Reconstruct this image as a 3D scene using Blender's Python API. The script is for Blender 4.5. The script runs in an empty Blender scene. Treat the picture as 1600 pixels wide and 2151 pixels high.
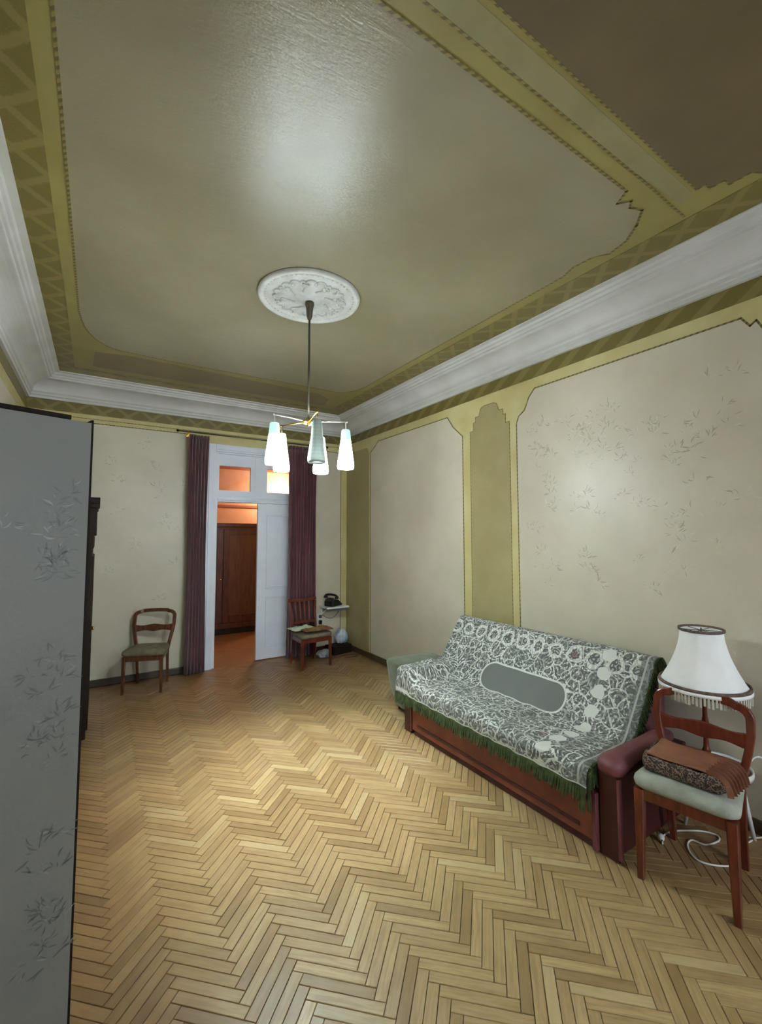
import bpy, bmesh, math, random
from math import sin, cos, pi, radians, sqrt, atan2
from mathutils import Vector, Matrix
random.seed(7)
SC = bpy.context.scene
COL = SC.collection
# ------------------------------------------------------------------ camera
def set_camera():
    cd = bpy.data.cameras.new('camera'); cam = bpy.data.objects.new('camera', cd); COL.objects.link(cam)
    yaw, pitch, roll = 0.5834, 0.064, -0.0028
    f = Vector((sin(yaw)*cos(pitch), cos(yaw)*cos(pitch), sin(pitch)))
    r = Vector((cos(yaw), -sin(yaw), 0)); u = r.cross(f)
    r2 = cos(roll)*r + sin(roll)*u; u2 = -sin(roll)*r + cos(roll)*u
    M = Matrix((r2, u2, -f)).transposed().to_4x4(); M.translation = (0, 0, 1.6)
    cam.matrix_world = M
    cd.sensor_fit = 'VERTICAL'; cd.sensor_height = 36.0; cd.lens = 939.2*36.0/2151
    cd.shift_x = -(827.4-800)/2151; cd.shift_y = (1063.6-1075.5)/2151
    cd.clip_start = 0.05; cd.clip_end = 100
    SC.camera = cam
set_camera()
# ------------------------------------------------------------------ world, daylight, exposure
SC.view_settings.view_transform = 'Standard'; SC.view_settings.look = 'None'
SC.view_settings.gamma = 1; SC.view_settings.use_curve_mapping = False
SC.view_settings.exposure = 1.0
W_ = bpy.data.worlds.new('overcast_sky'); SC.world = W_; W_.use_nodes = True
W_.node_tree.nodes['Background'].inputs[0].default_value = (0.62, 0.78, 1.0, 1)
W_.node_tree.nodes['Background'].inputs[1].default_value = 1.2
def area(name, loc, rot, sx, sy, col, e):
    l = bpy.data.lights.new(name, 'AREA'); l.shape = 'RECTANGLE'; l.size = sx; l.size_y = sy; l.color = col; l.energy = e
    o = bpy.data.objects.new(name, l); COL.objects.link(o); o.location = loc; o.rotation_euler = rot; return o
# daylight coming in through the two windows of the wall behind the camera
DAY = (0.80, 0.90, 1.0)
area('window_daylight', (0.35, -2.12, 1.75), (radians(90), 0, 0), 1.0, 1.7, DAY, 6)
area('window_daylight', (2.05, -2.12, 1.75), (radians(90), 0, 0), 1.0, 1.7, DAY, 30)
# ------------------------------------------------------------------ node helpers
class X:
    """tiny expression builder for shader math"""
    def __init__(s, nt, sock): s.nt = nt; s.s = sock
    def op(s, o, b=None, c=None):
        n = s.nt.nodes.new('ShaderNodeMath'); n.operation = o
        for i, v in enumerate((s, b, c)):
            if v is None: continue
            if isinstance(v, X): s.nt.links.new(v.s, n.inputs[i])
            else: n.inputs[i].default_value = v
        return X(s.nt, n.outputs[0])
    def __add__(s, b): return s.op('ADD', b)
    def __sub__(s, b): return s.op('SUBTRACT', b)
    def __mul__(s, b): return s.op('MULTIPLY', b)
    def __truediv__(s, b): return s.op('DIVIDE', b)
    def abs(s): return s.op('ABSOLUTE')
    def max(s, b): return s.op('MAXIMUM', b)
    def min(s, b): return s.op('MINIMUM', b)
    def gt(s, b): return s.op('GREATER_THAN', b)
    def lt(s, b): return s.op('LESS_THAN', b)
    def fract(s): return s.op('FRACT')
    def sqrt(s): return s.op('SQRT')
    def sin(s): return s.op('SINE')
    def ss(s, a, b):
        n = s.nt.nodes.new('ShaderNodeMapRange'); n.interpolation_type = 'SMOOTHSTEP'
        s.nt.links.new(s.s, n.inputs[0]); n.inputs[1].default_value = a; n.inputs[2].default_value = b
        return X(s.nt, n.outputs[0])
def srgb(r, g, b):
    f = lambda c: (c/255/12.92) if c/255 <= .04045 else ((c/255+.055)/1.055)**2.4
    return (f(r), f(g), f(b), 1)
def new_mat(name):
    m = bpy.data.materials.new(name); m.use_nodes = True
    return m, m.node_tree, m.node_tree.nodes['Principled BSDF']
def mixc(nt, fac, a, b):
    n = nt.nodes.new('ShaderNodeMix'); n.data_type = 'RGBA'
    if isinstance(fac, X): nt.links.new(fac.s, n.inputs[0])
    else: n.inputs[0].default_value = fac
    for i, v in ((6, a), (7, b)):
        if isinstance(v, tuple): n.inputs[i].default_value = v
        else: nt.links.new(v, n.inputs[i])
    return n.outputs[2]
def coords(nt, kind='Object', scale=(1, 1, 1)):
    t = nt.nodes.new('ShaderNodeTexCoord'); mp = nt.nodes.new('ShaderNodeMapping')
    mp.inputs['Scale'].default_value = scale; nt.links.new(t.outputs[kind], mp.inputs[0]); return mp.outputs[0]
def noise(nt, vec, scale, detail=3, rough=.55):
    n = nt.nodes.new('ShaderNodeTexNoise'); n.inputs['Scale'].default_value = scale
    n.inputs['Detail'].default_value = detail; n.inputs['Roughness'].default_value = rough
    nt.links.new(vec, n.inputs['Vector']); return X(nt, n.outputs[0])
def bump(nt, bs, h, strength, dist=.01):
    b = nt.nodes.new('ShaderNodeBump'); b.inputs['Strength'].default_value = strength; b.inputs['Distance'].default_value = dist
    nt.links.new(h.s if isinstance(h, X) else h, b.inputs['Height']); nt.links.new(b.outputs[0], bs.inputs['Normal'])
def plain(name, c, rough=.6, c2=None, nscale=6, bmp=0, bscale=60, metal=0, sheen=0, scale=(1, 1, 1), spec=None, coat=0):
    m, nt, bs = new_mat(name); bs.inputs['Roughness'].default_value = rough; bs.inputs['Metallic'].default_value = metal
    bs.inputs['Base Color'].default_value = c
    if spec is not None: bs.inputs['Specular IOR Level'].default_value = spec
    if coat: bs.inputs['Coat Weight'].default_value = coat; bs.inputs['Coat Roughness'].default_value = .25
    if sheen: bs.inputs['Sheen Weight'].default_value = sheen
    v = coords(nt, 'Object', scale)
    if c2: nt.links.new(mixc(nt, noise(nt, v, nscale).ss(.3, .7), c, c2), bs.inputs['Base Color'])
    if bmp: bump(nt, bs, noise(nt, v, bscale, 4), bmp)
    return m
M = {}
M['white_paint'] = plain('white_paint', srgb(222, 228, 238), .4, srgb(214, 221, 232), 3, .08, 25)
M['cornice'] = plain('cornice_plaster', srgb(194, 192, 188), .5, srgb(180, 179, 173), 2.5, .1, 12)
M['rosette'] = plain('rosette_plaster', srgb(206, 207, 203), .6, srgb(190, 191, 186), 12, .15, 40)
M['cream'] = plain('cream_wallpaper', srgb(196, 188, 138), .55, srgb(186, 172, 116), 3, .08, 90)
M['wall_beige'] = plain('beige_wallpaper', srgb(202, 194, 174), .42, srgb(193, 185, 164), 2.2, .12, 70)
M['pilaster'] = plain('ochre_wallpaper', srgb(160, 149, 104), .5, srgb(150, 138, 94), 2.5, .1, 70)
M['ceil_yellow'] = plain('ceiling_yellow_paper', srgb(140, 130, 76), .45, srgb(130, 119, 67), 3, .08, 60)
M['ceil_box'] = plain('ceiling_brown_paper', srgb(118, 107, 72), .45, srgb(110, 96, 62), 3, .08, 60)
M['ceil_green'] = plain('ceiling_pale_green_paper', srgb(136, 131, 94), .45, srgb(127, 120, 84), 5, .08, 60)
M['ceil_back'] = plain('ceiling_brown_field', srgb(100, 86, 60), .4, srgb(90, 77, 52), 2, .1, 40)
M['rope'] = None
def rope_mat():
    m, nt, bs = new_mat('rope_border_print'); v = coords(nt)
    s = nt.nodes.new('ShaderNodeSeparateXYZ'); nt.links.new(v, s.inputs[0])
    t = ((X(nt, s.outputs[0])+X(nt, s.outputs[1])+X(nt, s.outputs[2]))*28).fract().ss(.35, .6)
    nt.links.new(mixc(nt, t, srgb(88, 78, 34), srgb(128, 116, 66)), bs.inputs['Base Color']); bs.inputs['Roughness'].default_value = .5
    return m
M['rope'] = rope_mat()
def olive_mat():
    m, nt, bs = new_mat('olive_border_paper'); v = coords(nt)
    s = nt.nodes.new('ShaderNodeSeparateXYZ'); nt.links.new(v, s.inputs[0])
    a = X(nt, s.outputs[0])+X(nt, s.outputs[1]); z = X(nt, s.outputs[2]); d = X(nt, s.outputs[0])-X(nt, s.outputs[1])
    t1 = (a*4.2+z*5.5).fract(); t2 = (d*4.2-z*5.5).fract()
    tri = ((t1-.5).abs()*2).min((t2-.5).abs()*2)
    n = noise(nt, v, 130, 2)
    k = (tri+n*.25).ss(.28, .40)
    nt.links.new(mixc(nt, k, srgb(122, 111, 62), srgb(104, 93, 42)), bs.inputs['Base Color']); bs.inputs['Roughness'].default_value = .4
    bump(nt, bs, n, .15)
    return m
M['olive'] = olive_mat()
def ceil_field():
    m, nt, bs = new_mat('glossy_beige_ceiling'); v = coords(nt)
    n1 = noise(nt, v, 1.3, 3); n2 = noise(nt, coords(nt, 'Object', (1, 3, 1)), 14, 5, .65); n3 = noise(nt, v, 90, 3)
    nt.links.new(mixc(nt, n1.ss(.35, .65), srgb(138, 131, 106), srgb(128, 121, 95)), bs.inputs['Base Color'])
    nt.links.new((n2*.07+.285).s, bs.inputs['Roughness']); bs.inputs['Specular IOR Level'].default_value = .48
    n4 = noise(nt, coords(nt, 'Object', (1, 4, 1)), 34, 3, .6)
    bump(nt, bs, n2*.6+n3*.25+n4*.45, .24, .011)
    return m
M['ceil_field'] = ceil_field()
def floor_mat(name, a, b, c, rough=.33, brown_edges=False):
    m, nt, bs = new_mat(name)
    at = nt.nodes.new('ShaderNodeAttribute'); at.attribute_name = 'tone'
    sep = nt.nodes.new('ShaderNodeSeparateColor'); nt.links.new(at.outputs['Color'], sep.inputs[0])
    tone = X(nt, sep.outputs[0]); t2 = X(nt, sep.outputs[1])
    uv = coords(nt, 'UV', (3, 34, 1)); n = noise(nt, uv, 2.2, 5, .6)
    uv2 = coords(nt, 'UV', (10, 220, 1)); g = noise(nt, uv2, 1, 3)
    c1 = mixc(nt, tone, a, b); c2 = mixc(nt, (n.ss(.38, .72))*.5, c1, c)
    c3 = mixc(nt, g.ss(.55, .75)*.25, c2, srgb(110, 80, 44))
    c4 = mixc(nt, t2.gt(.93)*.3, c3, srgb(222, 204, 156))
    if brown_edges:   # browner towards the left, far and near-right edges, paler in the middle
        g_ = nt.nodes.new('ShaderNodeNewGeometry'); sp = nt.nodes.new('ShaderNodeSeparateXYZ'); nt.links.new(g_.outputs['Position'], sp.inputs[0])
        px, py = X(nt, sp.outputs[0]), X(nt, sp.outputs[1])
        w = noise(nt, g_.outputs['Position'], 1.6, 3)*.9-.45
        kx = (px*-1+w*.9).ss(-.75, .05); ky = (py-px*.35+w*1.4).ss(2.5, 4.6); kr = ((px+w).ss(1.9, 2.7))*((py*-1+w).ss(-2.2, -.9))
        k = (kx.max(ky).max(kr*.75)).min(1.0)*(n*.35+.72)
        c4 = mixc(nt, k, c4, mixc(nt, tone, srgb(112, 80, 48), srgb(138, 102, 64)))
    nt.links.new(c4, bs.inputs['Base Color'])
    nt.links.new((n*.14+rough-.05+t2*.06).s, bs.inputs['Roughness'])
    bs.inputs['Specular IOR Level'].default_value = .5
    bump(nt, bs, g*.5+n*.5, .10, .004)
    return m
M['parquet'] = floor_mat('oak_parquet', srgb(150, 122, 80), srgb(192, 164, 116), srgb(128, 98, 60), brown_edges=True)
M['floor_joint'] = plain('dark_joint_filler', srgb(52, 38, 22), .9)
M['baseboard'] = plain('dark_brown_baseboard', srgb(70, 58, 40), .45, srgb(58, 46, 30), 8)
def wood(name, a, b, rough=.3, scale=(2, 2, 18), coat=.3):
    m, nt, bs = new_mat(name); v = coords(nt, 'Object', scale)
    n = noise(nt, v, 3, 5, .6)
    nt.links.new(mixc(nt, n.ss(.3, .7), a, b), bs.inputs['Base Color']); bs.inputs['Roughness'].default_value = rough
    bs.inputs['Coat Weight'].default_value = coat; bs.inputs['Coat Roughness'].default_value = .2
    bump(nt, bs, n, .05); return m
M['chair_wood'] = wood('red_brown_varnished_wood', srgb(112, 46, 26), srgb(78, 28, 16), .28, (18, 18, 3))
M['chair_wood_far'] = wood('brown_varnished_wood', srgb(104, 66, 44), srgb(76, 42, 28), .22, (18, 18, 3), .6)
M['dark_wood'] = plain('very_dark_wood', srgb(36, 26, 20), .65, srgb(24, 17, 13), 6, spec=.15, scale=(2, 2, 14))
M['hall_wood'] = wood('mahogany_cabinet_wood', srgb(84, 40, 22), srgb(54, 22, 12), .3, (10, 10, 2))
M['hall_wood_light'] = wood('brown_cabinet_panel_wood', srgb(96, 60, 34), srgb(76, 44, 24), .28, (12, 12, 1.5))
M['sofa_vinyl'] = plain('maroon_upholstery', srgb(120, 66, 70), .55, srgb(104, 54, 58), 7, .1, 120)
M['sofa_front'] = plain('red_brown_sofa_front', srgb(132, 68, 50), .5, srgb(112, 54, 40), 6, .1, 60)
M['sofa_dark'] = plain('dark_maroon_panel', srgb(76, 28, 26), .5, srgb(62, 22, 20), 6)
M['green_fringe'] = plain('dark_green_fringe', srgb(74, 88, 44), .9, srgb(44, 56, 28), 30)
M['pouf'] = plain('grey_green_velour', srgb(98, 106, 84), .9, srgb(82, 90, 68), 8, .2, 120, sheen=.3)
M['seat_olive'] = plain('olive_grey_seat_fabric', srgb(122, 112, 88), .85, srgb(104, 94, 72), 20, .3, 200)
M['seat_grey'] = plain('worn_grey_seat_fabric', srgb(168, 172, 158), .85, srgb(140, 144, 128), 9, .35, 160)
M['curtain'] = plain('maroon_curtain_fabric', srgb(102, 52, 60), .7, srgb(84, 40, 49), 5, .15, 150, sheen=.3)
M['brass'] = plain('polished_brass', srgb(220, 176, 90), .25, metal=1)
M['steel'] = plain('steel_rod', srgb(96, 88, 76), .35, metal=.8)
M['chrome'] = plain('pale_metal_arm', srgb(226, 222, 210), .3, metal=.5)
M['lampshade'] = plain('ivory_lampshade_fabric', srgb(244, 244, 242), .8, srgb(238, 238, 236), 10, .1, 200)
M['lampshade_dim'] = plain('grey_beige_lampshade_fabric', srgb(190, 186, 170), .8, srgb(182, 178, 160), 10, .1, 200)
M['lamp_band'] = plain('brown_braid', srgb(112, 92, 84), .8, srgb(84, 66, 58), 60)
M['black'] = plain('black_plastic', srgb(18, 17, 17), .3)
M['white_plastic'] = plain('white_plastic', srgb(226, 224, 216), .4)
M['white_lacquer'] = plain('white_lacquer', srgb(222, 222, 220), .35)
M['leather'] = plain('brown_leather', srgb(146, 96, 70), .5, srgb(120, 74, 52), 6, .25, 90)
M['plug_grey'] = plain('grey_plastic', srgb(90, 92, 92), .5)
M['green_cloth'] = plain('pale_green_cloth', srgb(196, 212, 186), .9, srgb(180, 198, 168), 12, .2, 80)
M['ochre_cloth'] = plain('ochre_brown_cloth', srgb(128, 108, 56), .9, srgb(110, 60, 40), 14, .3, 60)
M['orange_wall'] = plain('orange_hall_wallpaper', srgb(204, 152, 120), .7, srgb(196, 142, 110), 4, .05, 60)
M['orange_dark'] = plain('brown_orange_rail', srgb(150, 84, 52), .6)
M['plastic_bag'] = plain('white_blue_plastic_bag', srgb(214, 218, 222), .3, srgb(120, 136, 176), 9, .4, 20)
M['print_dark'] = plain('grey_green_floral_print', srgb(164, 158, 138), .33)
M['print_pale'] = plain('pale_floral_print', srgb(206, 199, 182), .3)
M['ward_print'] = plain('slate_floral_print', srgb(98, 100, 94), .45)
M['ward_pale'] = plain('pale_slate_floral_print', srgb(134, 135, 128), .4)
M['ward_paper'] = plain('grey_wardrobe_wallpaper', srgb(124, 124, 117), .5, srgb(116, 117, 111), 2, .1, 70)
M['glass'] = None
def glass_mat():
    m, nt, bs = new_mat('window_glass'); bs.inputs['Transmission Weight'].default_value = 1; bs.inputs['Roughness'].default_value = .02
    bs.inputs['IOR'].default_value = 1.45; return m
M['glass'] = glass_mat()
def shade_glass(lit):
    m, nt, bs = new_mat('lit_frosted_glass' if lit else 'ribbed_frosted_glass')
    v = coords(nt); s = nt.nodes.new('ShaderNodeSeparateXYZ'); nt.links.new(v, s.inputs[0]); z = X(nt, s.outputs[2])
    bs.inputs['Roughness'].default_value = .35
    if lit:
        # object origin at the top of the shade, glass runs down to z = -0.27; bulb glows in its lower two thirds
        k = (z*-1).ss(.070, .125)
        bs.inputs['Base Color'].default_value = srgb(180, 214, 206)
        nt.links.new(mixc(nt, k, (0.55, .95, .88, 1), (0.86, 0.95, 1.0, 1)), bs.inputs['Emission Color'])
        nt.links.new((k*SHADE_E+.42).s, bs.inputs['Emission Strength'])
    else:
        rib = (z*260).sin()*.5+.5
        nt.links.new(mixc(nt, rib, srgb(216, 230, 226), srgb(232, 240, 236)), bs.inputs['Base Color'])
        bs.inputs['Transmission Weight'].default_value = .5
        bump(nt, bs, rib, .2, .003)
    return m
SHADE_E = 60.0
M['shade_lit'] = shade_glass(True); M['shade_off'] = shade_glass(False)
def catmull(pts, n=8):
    P = [Vector(p) for p in pts]; P = [P[0]*2-P[1]]+P+[P[-1]*2-P[-2]]; out = []
    for i in range(1, len(P)-2):
        for k in range(n):
            t = k/n; a, b, c, d = P[i-1:i+3]
            out.append(.5*((2*b)+(c-a)*t+(2*a-5*b+4*c-d)*t*t+(3*b-a-3*c+d)*t**3))
    out.append(P[-2]); return out
# profile of the bedspread over the sofa
CP = [(2.965, .66), (2.955, .78), (2.925, .832), (2.88, .846), (2.835, .838), (2.805, .80), (2.72, .675), (2.62, .53), (2.545, .435), (2.50, .418), (2.40, .416), (2.28, .418), (2.18, .418), (2.135, .412), (2.112, .392), (2.104, .35), (2.103, .295)]
cp = catmull([(a, 0, b) for a, b in CP], 6)
acc = [0]
for i in range(1, len(cp)): acc.append(acc[-1]+(cp[i]-cp[i-1]).length)
TOT = acc[-1]
CTOT = TOT; 
def cover_mat():
    """woven bedspread: v runs along the profile (0 = back top), u along the length, both in metres"""
    m, nt, bs = new_mat('woven_floral_bedspread')
    t = nt.nodes.new('ShaderNodeTexCoord'); s = nt.nodes.new('ShaderNodeSeparateXYZ'); nt.links.new(t.outputs['UV'], s.inputs[0])
    u, v = X(nt, s.outputs[0]), X(nt, s.outputs[1])
    nz = nt.nodes.new('ShaderNodeTexNoise'); nz.inputs['Scale'].default_value = 16; nz.inputs['Detail'].default_value = 1
    nt.links.new(t.outputs['UV'], nz.inputs['Vector'])
    ad = nt.nodes.new('ShaderNodeVectorMath'); ad.operation = 'MULTIPLY_ADD'; nt.links.new(nz.outputs['Color'], ad.inputs[0])
    ad.inputs[1].default_value = (.045, .045, 0); nt.links.new(t.outputs['UV'], ad.inputs[2])
    def vor(scale, feat='F1'):
        n = nt.nodes.new('ShaderNodeTexVoronoi'); n.inputs['Scale'].default_value = scale; n.feature = feat
        n.voronoi_dimensions = '2D'; nt.links.new(ad.outputs[0], n.inputs['Vector']); return X(nt, n.outputs['Distance'])
    a = vor(8.0)                                           # big medallions
    ring = ((a*30).sin()).gt(.25)
    b = vor(30); leaf = ((b*12).sin()).gt(.40)             # small scrolls
    e = vor(13, 'DISTANCE_TO_EDGE'); vine = e.lt(.055)
    f = vor(60).lt(.28)
    pat = (ring*(leaf*.75+.25)).max(vine*.8).max(f*.30)*(noise(nt, ad.outputs[0], 7, 2).ss(.30, .52)*.6+.4)
    cen = a.lt(.10); pat = pat*(cen*-.8+1)
    # row of scallop medallions along the top of the back and the side
    def row(uu, vv, per, v0, r):
        c = ((uu/per).fract()-.5)*per; d = ((c*c)+((vv-v0)*(vv-v0))).sqrt()
        return d.lt(r), d.gt(r*.62)*d.lt(r), d.lt(r*.4)
    sd = nt.nodes.new('ShaderNodeSeparateXYZ'); nt.links.new(ad.outputs[0], sd.inputs[0])
    wu, wv_ = X(nt, sd.outputs[0])-.0225, X(nt, sd.outputs[1])-.0225
    i1, r1, c1 = row(wu, wv_, .150, .365, .062)
    pat = pat*(i1*-1+1)+r1*(leaf*.35+.65)+i1*(r1*-1+1)*(leaf*.5)
    i2, r2, c2 = row(wv_, wu, .125, .285, .045)
    pat = pat*(i2*-1+1)+i2*.92
    # centre oval
    cu, cv = 0.855, 0.69
    du = ((u-cu).abs()-.27).max(0.0); dv = (v-cv)
    d = ((du*du)+(dv*dv)).sqrt()
    inside = d.lt(.118); rim = d.gt(.104)*inside
    dot = (((u*420).sin()*(v*420).sin())*.5+.5)
    pat = pat*(inside*-1+1)+inside*(dot*.10+.03)
    pat = pat.max(rim*.85)
    # borders
    edge = u.lt(.075); pat = pat*(edge*-.72+1); e2 = u.gt(.040)*u.lt(.052); pat = pat.max(e2*.55)
    fe = v.gt(CTOT-.10); pat = pat*(fe*-.25+1); f2 = v.gt(CTOT-.03)*v.lt(CTOT-.015); pat = pat.max(f2*.8)
    wv = noise(nt, coords(nt, 'UV'), 420, 1)
    pat = (pat*.86+wv*.18)
    col = mixc(nt, pat.min(1.0).max(0.0), srgb(30, 36, 31), srgb(228, 228, 220))
    red = None
    for (ru, rv) in ((.525, .365), (.38, 1.08)):
        q = (((u-ru)*(u-ru))+((v-rv)*(v-rv))).sqrt().lt(.026); red = q if red is None else red.max(q)
    col = mixc(nt, red*.6*leaf.max(.5), col, srgb(120, 40, 46))
    nt.links.new(col, bs.inputs['Base Color']); bs.inputs['Roughness'].default_value = .62
    bs.inputs['Sheen Weight'].default_value = .05
    bump(nt, bs, pat+wv, .35, .004)
    return m
M['cover'] = cover_mat()
def tapestry():
    m, nt, bs = new_mat('dark_tapestry'); v = coords(nt)
    n = nt.nodes.new('ShaderNodeTexVoronoi'); n.inputs['Scale'].default_value = 95; nt.links.new(v, n.inputs['Vector'])
    k = ((X(nt, n.outputs['Distance'])*9+noise(nt, v, 45)*16).sin()).ss(.2, .6)
    nt.links.new(mixc(nt, k, srgb(48, 38, 34), srgb(128, 108, 92)), bs.inputs['Base Color']); bs.inputs['Roughness'].default_value = .85
    return m
M['tapestry'] = tapestry()
# ------------------------------------------------------------------ mesh helpers
class MB:
    def __init__(s): s.v = []; s.f = []; s.mi = []; s.uv = {}; s.sm = []
    def add(s, vs, fs, mi=0, sm=False):
        o = len(s.v); s.v += [tuple(p) for p in vs]
        for f in fs: s.f.append(tuple(i+o for i in f)); s.mi.append(mi); s.sm.append(sm)
        return s
    def box(s, a, b, mi=0, rot=None, piv=None):
        x0, y0, z0 = a; x1, y1, z1 = b
        vs = [Vector(p) for p in ((x0, y0, z0), (x1, y0, z0), (x1, y1, z0), (x0, y1, z0), (x0, y0, z1), (x1, y0, z1), (x1, y1, z1), (x0, y1, z1))]
        if rot is not None:
            pv = Vector(piv) if piv is not None else sum(vs, Vector())/8
            vs = [pv+rot @ (p-pv) for p in vs]
        return s.add(vs, [(0, 3, 2, 1), (4, 5, 6, 7), (0, 1, 5, 4), (1, 2, 6, 5), (2, 3, 7, 6), (3, 0, 4, 7)], mi)
    def prism(s, poly, fn, d0, d1, mi=0):
        """poly: 2-D points; fn(a, b, d) -> 3-D"""
        n = len(poly); vs = [fn(a, b, d0) for a, b in poly]+[fn(a, b, d1) for a, b in poly]
        fs = [tuple(range(n)), tuple(range(2*n-1, n-1, -1))]+[(i, (i+1) % n, (i+1) % n+n, i+n) for i in range(n)]
        return s.add(vs, fs, mi)
    def lathe(s, prof, n=24, c=(0, 0, 0), mi=0, cap=False, sm=True):
        vs = [(c[0]+r*cos(2*pi*k/n), c[1]+r*sin(2*pi*k/n), c[2]+z) for r, z in prof for k in range(n)]
        fs = [(i*n+k, i*n+(k+1) % n, (i+1)*n+(k+1) % n, (i+1)*n+k) for i in range(len(prof)-1) for k in range(n)]
        s.add(vs, fs, mi, sm)
        if cap:
            o = len(s.v)-len(vs)
            s.f.append(tuple(o+k for k in range(n))); s.mi.append(mi); s.sm.append(False)
            s.f.append(tuple(o+(len(prof)-1)*n+k for k in range(n))[::-1]); s.mi.append(mi); s.sm.append(False)
        return s
    def tube(s, pts, r, n=8, mi=0, r1=None):
        P = [Vector(p) for p in pts]; L = len(P); up = Vector((0.13, .21, .97)); vs = []
        for i, p in enumerate(P):
            t = (P[min(i+1, L-1)]-P[max(i-1, 0)]).normalized()
            a = t.cross(up); a = a.normalized() if a.length > .05 else t.cross(Vector((1, 0, 0))).normalized(); b = a.cross(t)
            rr = r if r1 is None else r+(r1-r)*i/(L-1)
            vs += [p+a*rr*cos(2*pi*k/n)+b*rr*sin(2*pi*k/n) for k in range(n)]
        fs = [(i*n+k, i*n+(k+1) % n, (i+1)*n+(k+1) % n, (i+1)*n+k) for i in range(L-1) for k in range(n)]
        fs += [tuple(range(n))[::-1], tuple(range((L-1)*n, L*n))]
        return s.add(vs, fs, mi, True)
    def sweep(s, pts, sizes, ref=(0, 1, 0), mi=0, sm=False):
        """rectangular section (w across the path in its plane, h along ref) swept along pts"""
        P = [Vector(p) for p in pts]; L = len(P); ref = Vector(ref); vs = []
        for i, p in enumerate(P):
            t = (P[min(i+1, L-1)]-P[max(i-1, 0)]).normalized(); a = t.cross(ref).normalized()
            w, h = sizes[i] if isinstance(sizes, list) else sizes
            c = .22
            for (q, r) in ((-1, -1+c), (-1+c, -1), (1-c, -1), (1, -1+c), (1, 1-c), (1-c, 1), (-1+c, 1), (-1, 1-c)):
                vs.append(p+a*w/2*q+ref*h/2*r)
        n = 8
        fs = [(i*n+k, i*n+(k+1) % n, (i+1)*n+(k+1) % n, (i+1)*n+k) for i in range(L-1) for k in range(n)]
        fs += [tuple(range(n))[::-1], tuple(range((L-1)*n, L*n))]
        return s.add(vs, fs, mi, sm)
    def grid(s, fn, nu, nv, mi=0, uvf=None):
        o = len(s.v); s.v += [tuple(fn(i/nu, j/nv)) for j in range(nv+1) for i in range(nu+1)]
        for j in range(nv):
            for i in range(nu):
                s.f.append((o+j*(nu+1)+i, o+j*(nu+1)+i+1, o+(j+1)*(nu+1)+i+1, o+(j+1)*(nu+1)+i)); s.mi.append(mi); s.sm.append(True)
        if uvf:
            for j in range(nv+1):
                for i in range(nu+1): s.uv[o+j*(nu+1)+i] = uvf(i/nu, j/nv)
        return s
    def mesh(s, name, mats, fixn=True):
        me = bpy.data.meshes.new(name); me.from_pydata(s.v, [], s.f)
        for m in (mats if isinstance(mats, (list, tuple)) else [mats]): me.materials.append(M[m] if isinstance(m, str) else m)
        me.polygons.foreach_set('material_index', s.mi); me.polygons.foreach_set('use_smooth', s.sm)
        if s.uv:
            ul = me.uv_layers.new(name='UVMap')
            for l in me.loops: ul.data[l.index].uv = s.uv.get(l.vertex_index, (0, 0))
        if fixn:
            bm = bmesh.new(); bm.from_mesh(me); bmesh.ops.recalc_face_normals(bm, faces=bm.faces); bm.to_mesh(me); bm.free()
        me.update(); return me
    def build(s, name, mats, parent=None, bevel=0, subsurf=0, loc=None, solid=0, segs=2):
        o = bpy.data.objects.new(name, s.mesh(name, mats)); COL.objects.link(o)
        if parent: o.parent = parent
        if loc is not None: o.location = loc
        if solid:
            q = o.modifiers.new('solid', 'SOLIDIFY'); q.thickness = solid; q.offset = 0
        if bevel:
            q = o.modifiers.new('bevel', 'BEVEL'); q.width = bevel; q.segments = segs; q.limit_method = 'ANGLE'; q.harden_normals = False
        if subsurf:
            q = o.modifiers.new('sub', 'SUBSURF'); q.levels = subsurf; q.render_levels = subsurf
        return o
def thing(name, label, cat, loc=(0, 0, 0), rz=0, group=None):
    o = bpy.data.objects.new(name, None); COL.objects.link(o); o.location = loc; o.rotation_euler = (0, 0, rz)
    o.empty_display_size = .1; o['label'] = label; o['category'] = cat
    if group: o['group'] = group
    return o
def tag(o, label, cat, group=None):
    o['label'] = label; o['category'] = cat
    if group: o['group'] = group
    return o
def struct(o, label=None, cat=None):
    o['kind'] = 'structure'
    if label: o['label'] = label
    if cat: o['category'] = cat
    return o
# ------------------------------------------------------------------ room dimensions
XL, XR, YF, YN = -.66, 3.00, 5.80, -2.20
HC, HB, HBB = 3.26, 3.02, 2.91          # ceiling, top and bottom of the wall border
T = .18
DX0, DX1, DZ1 = 1.17, 2.34, 2.62         # door and transom opening in the far wall
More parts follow.
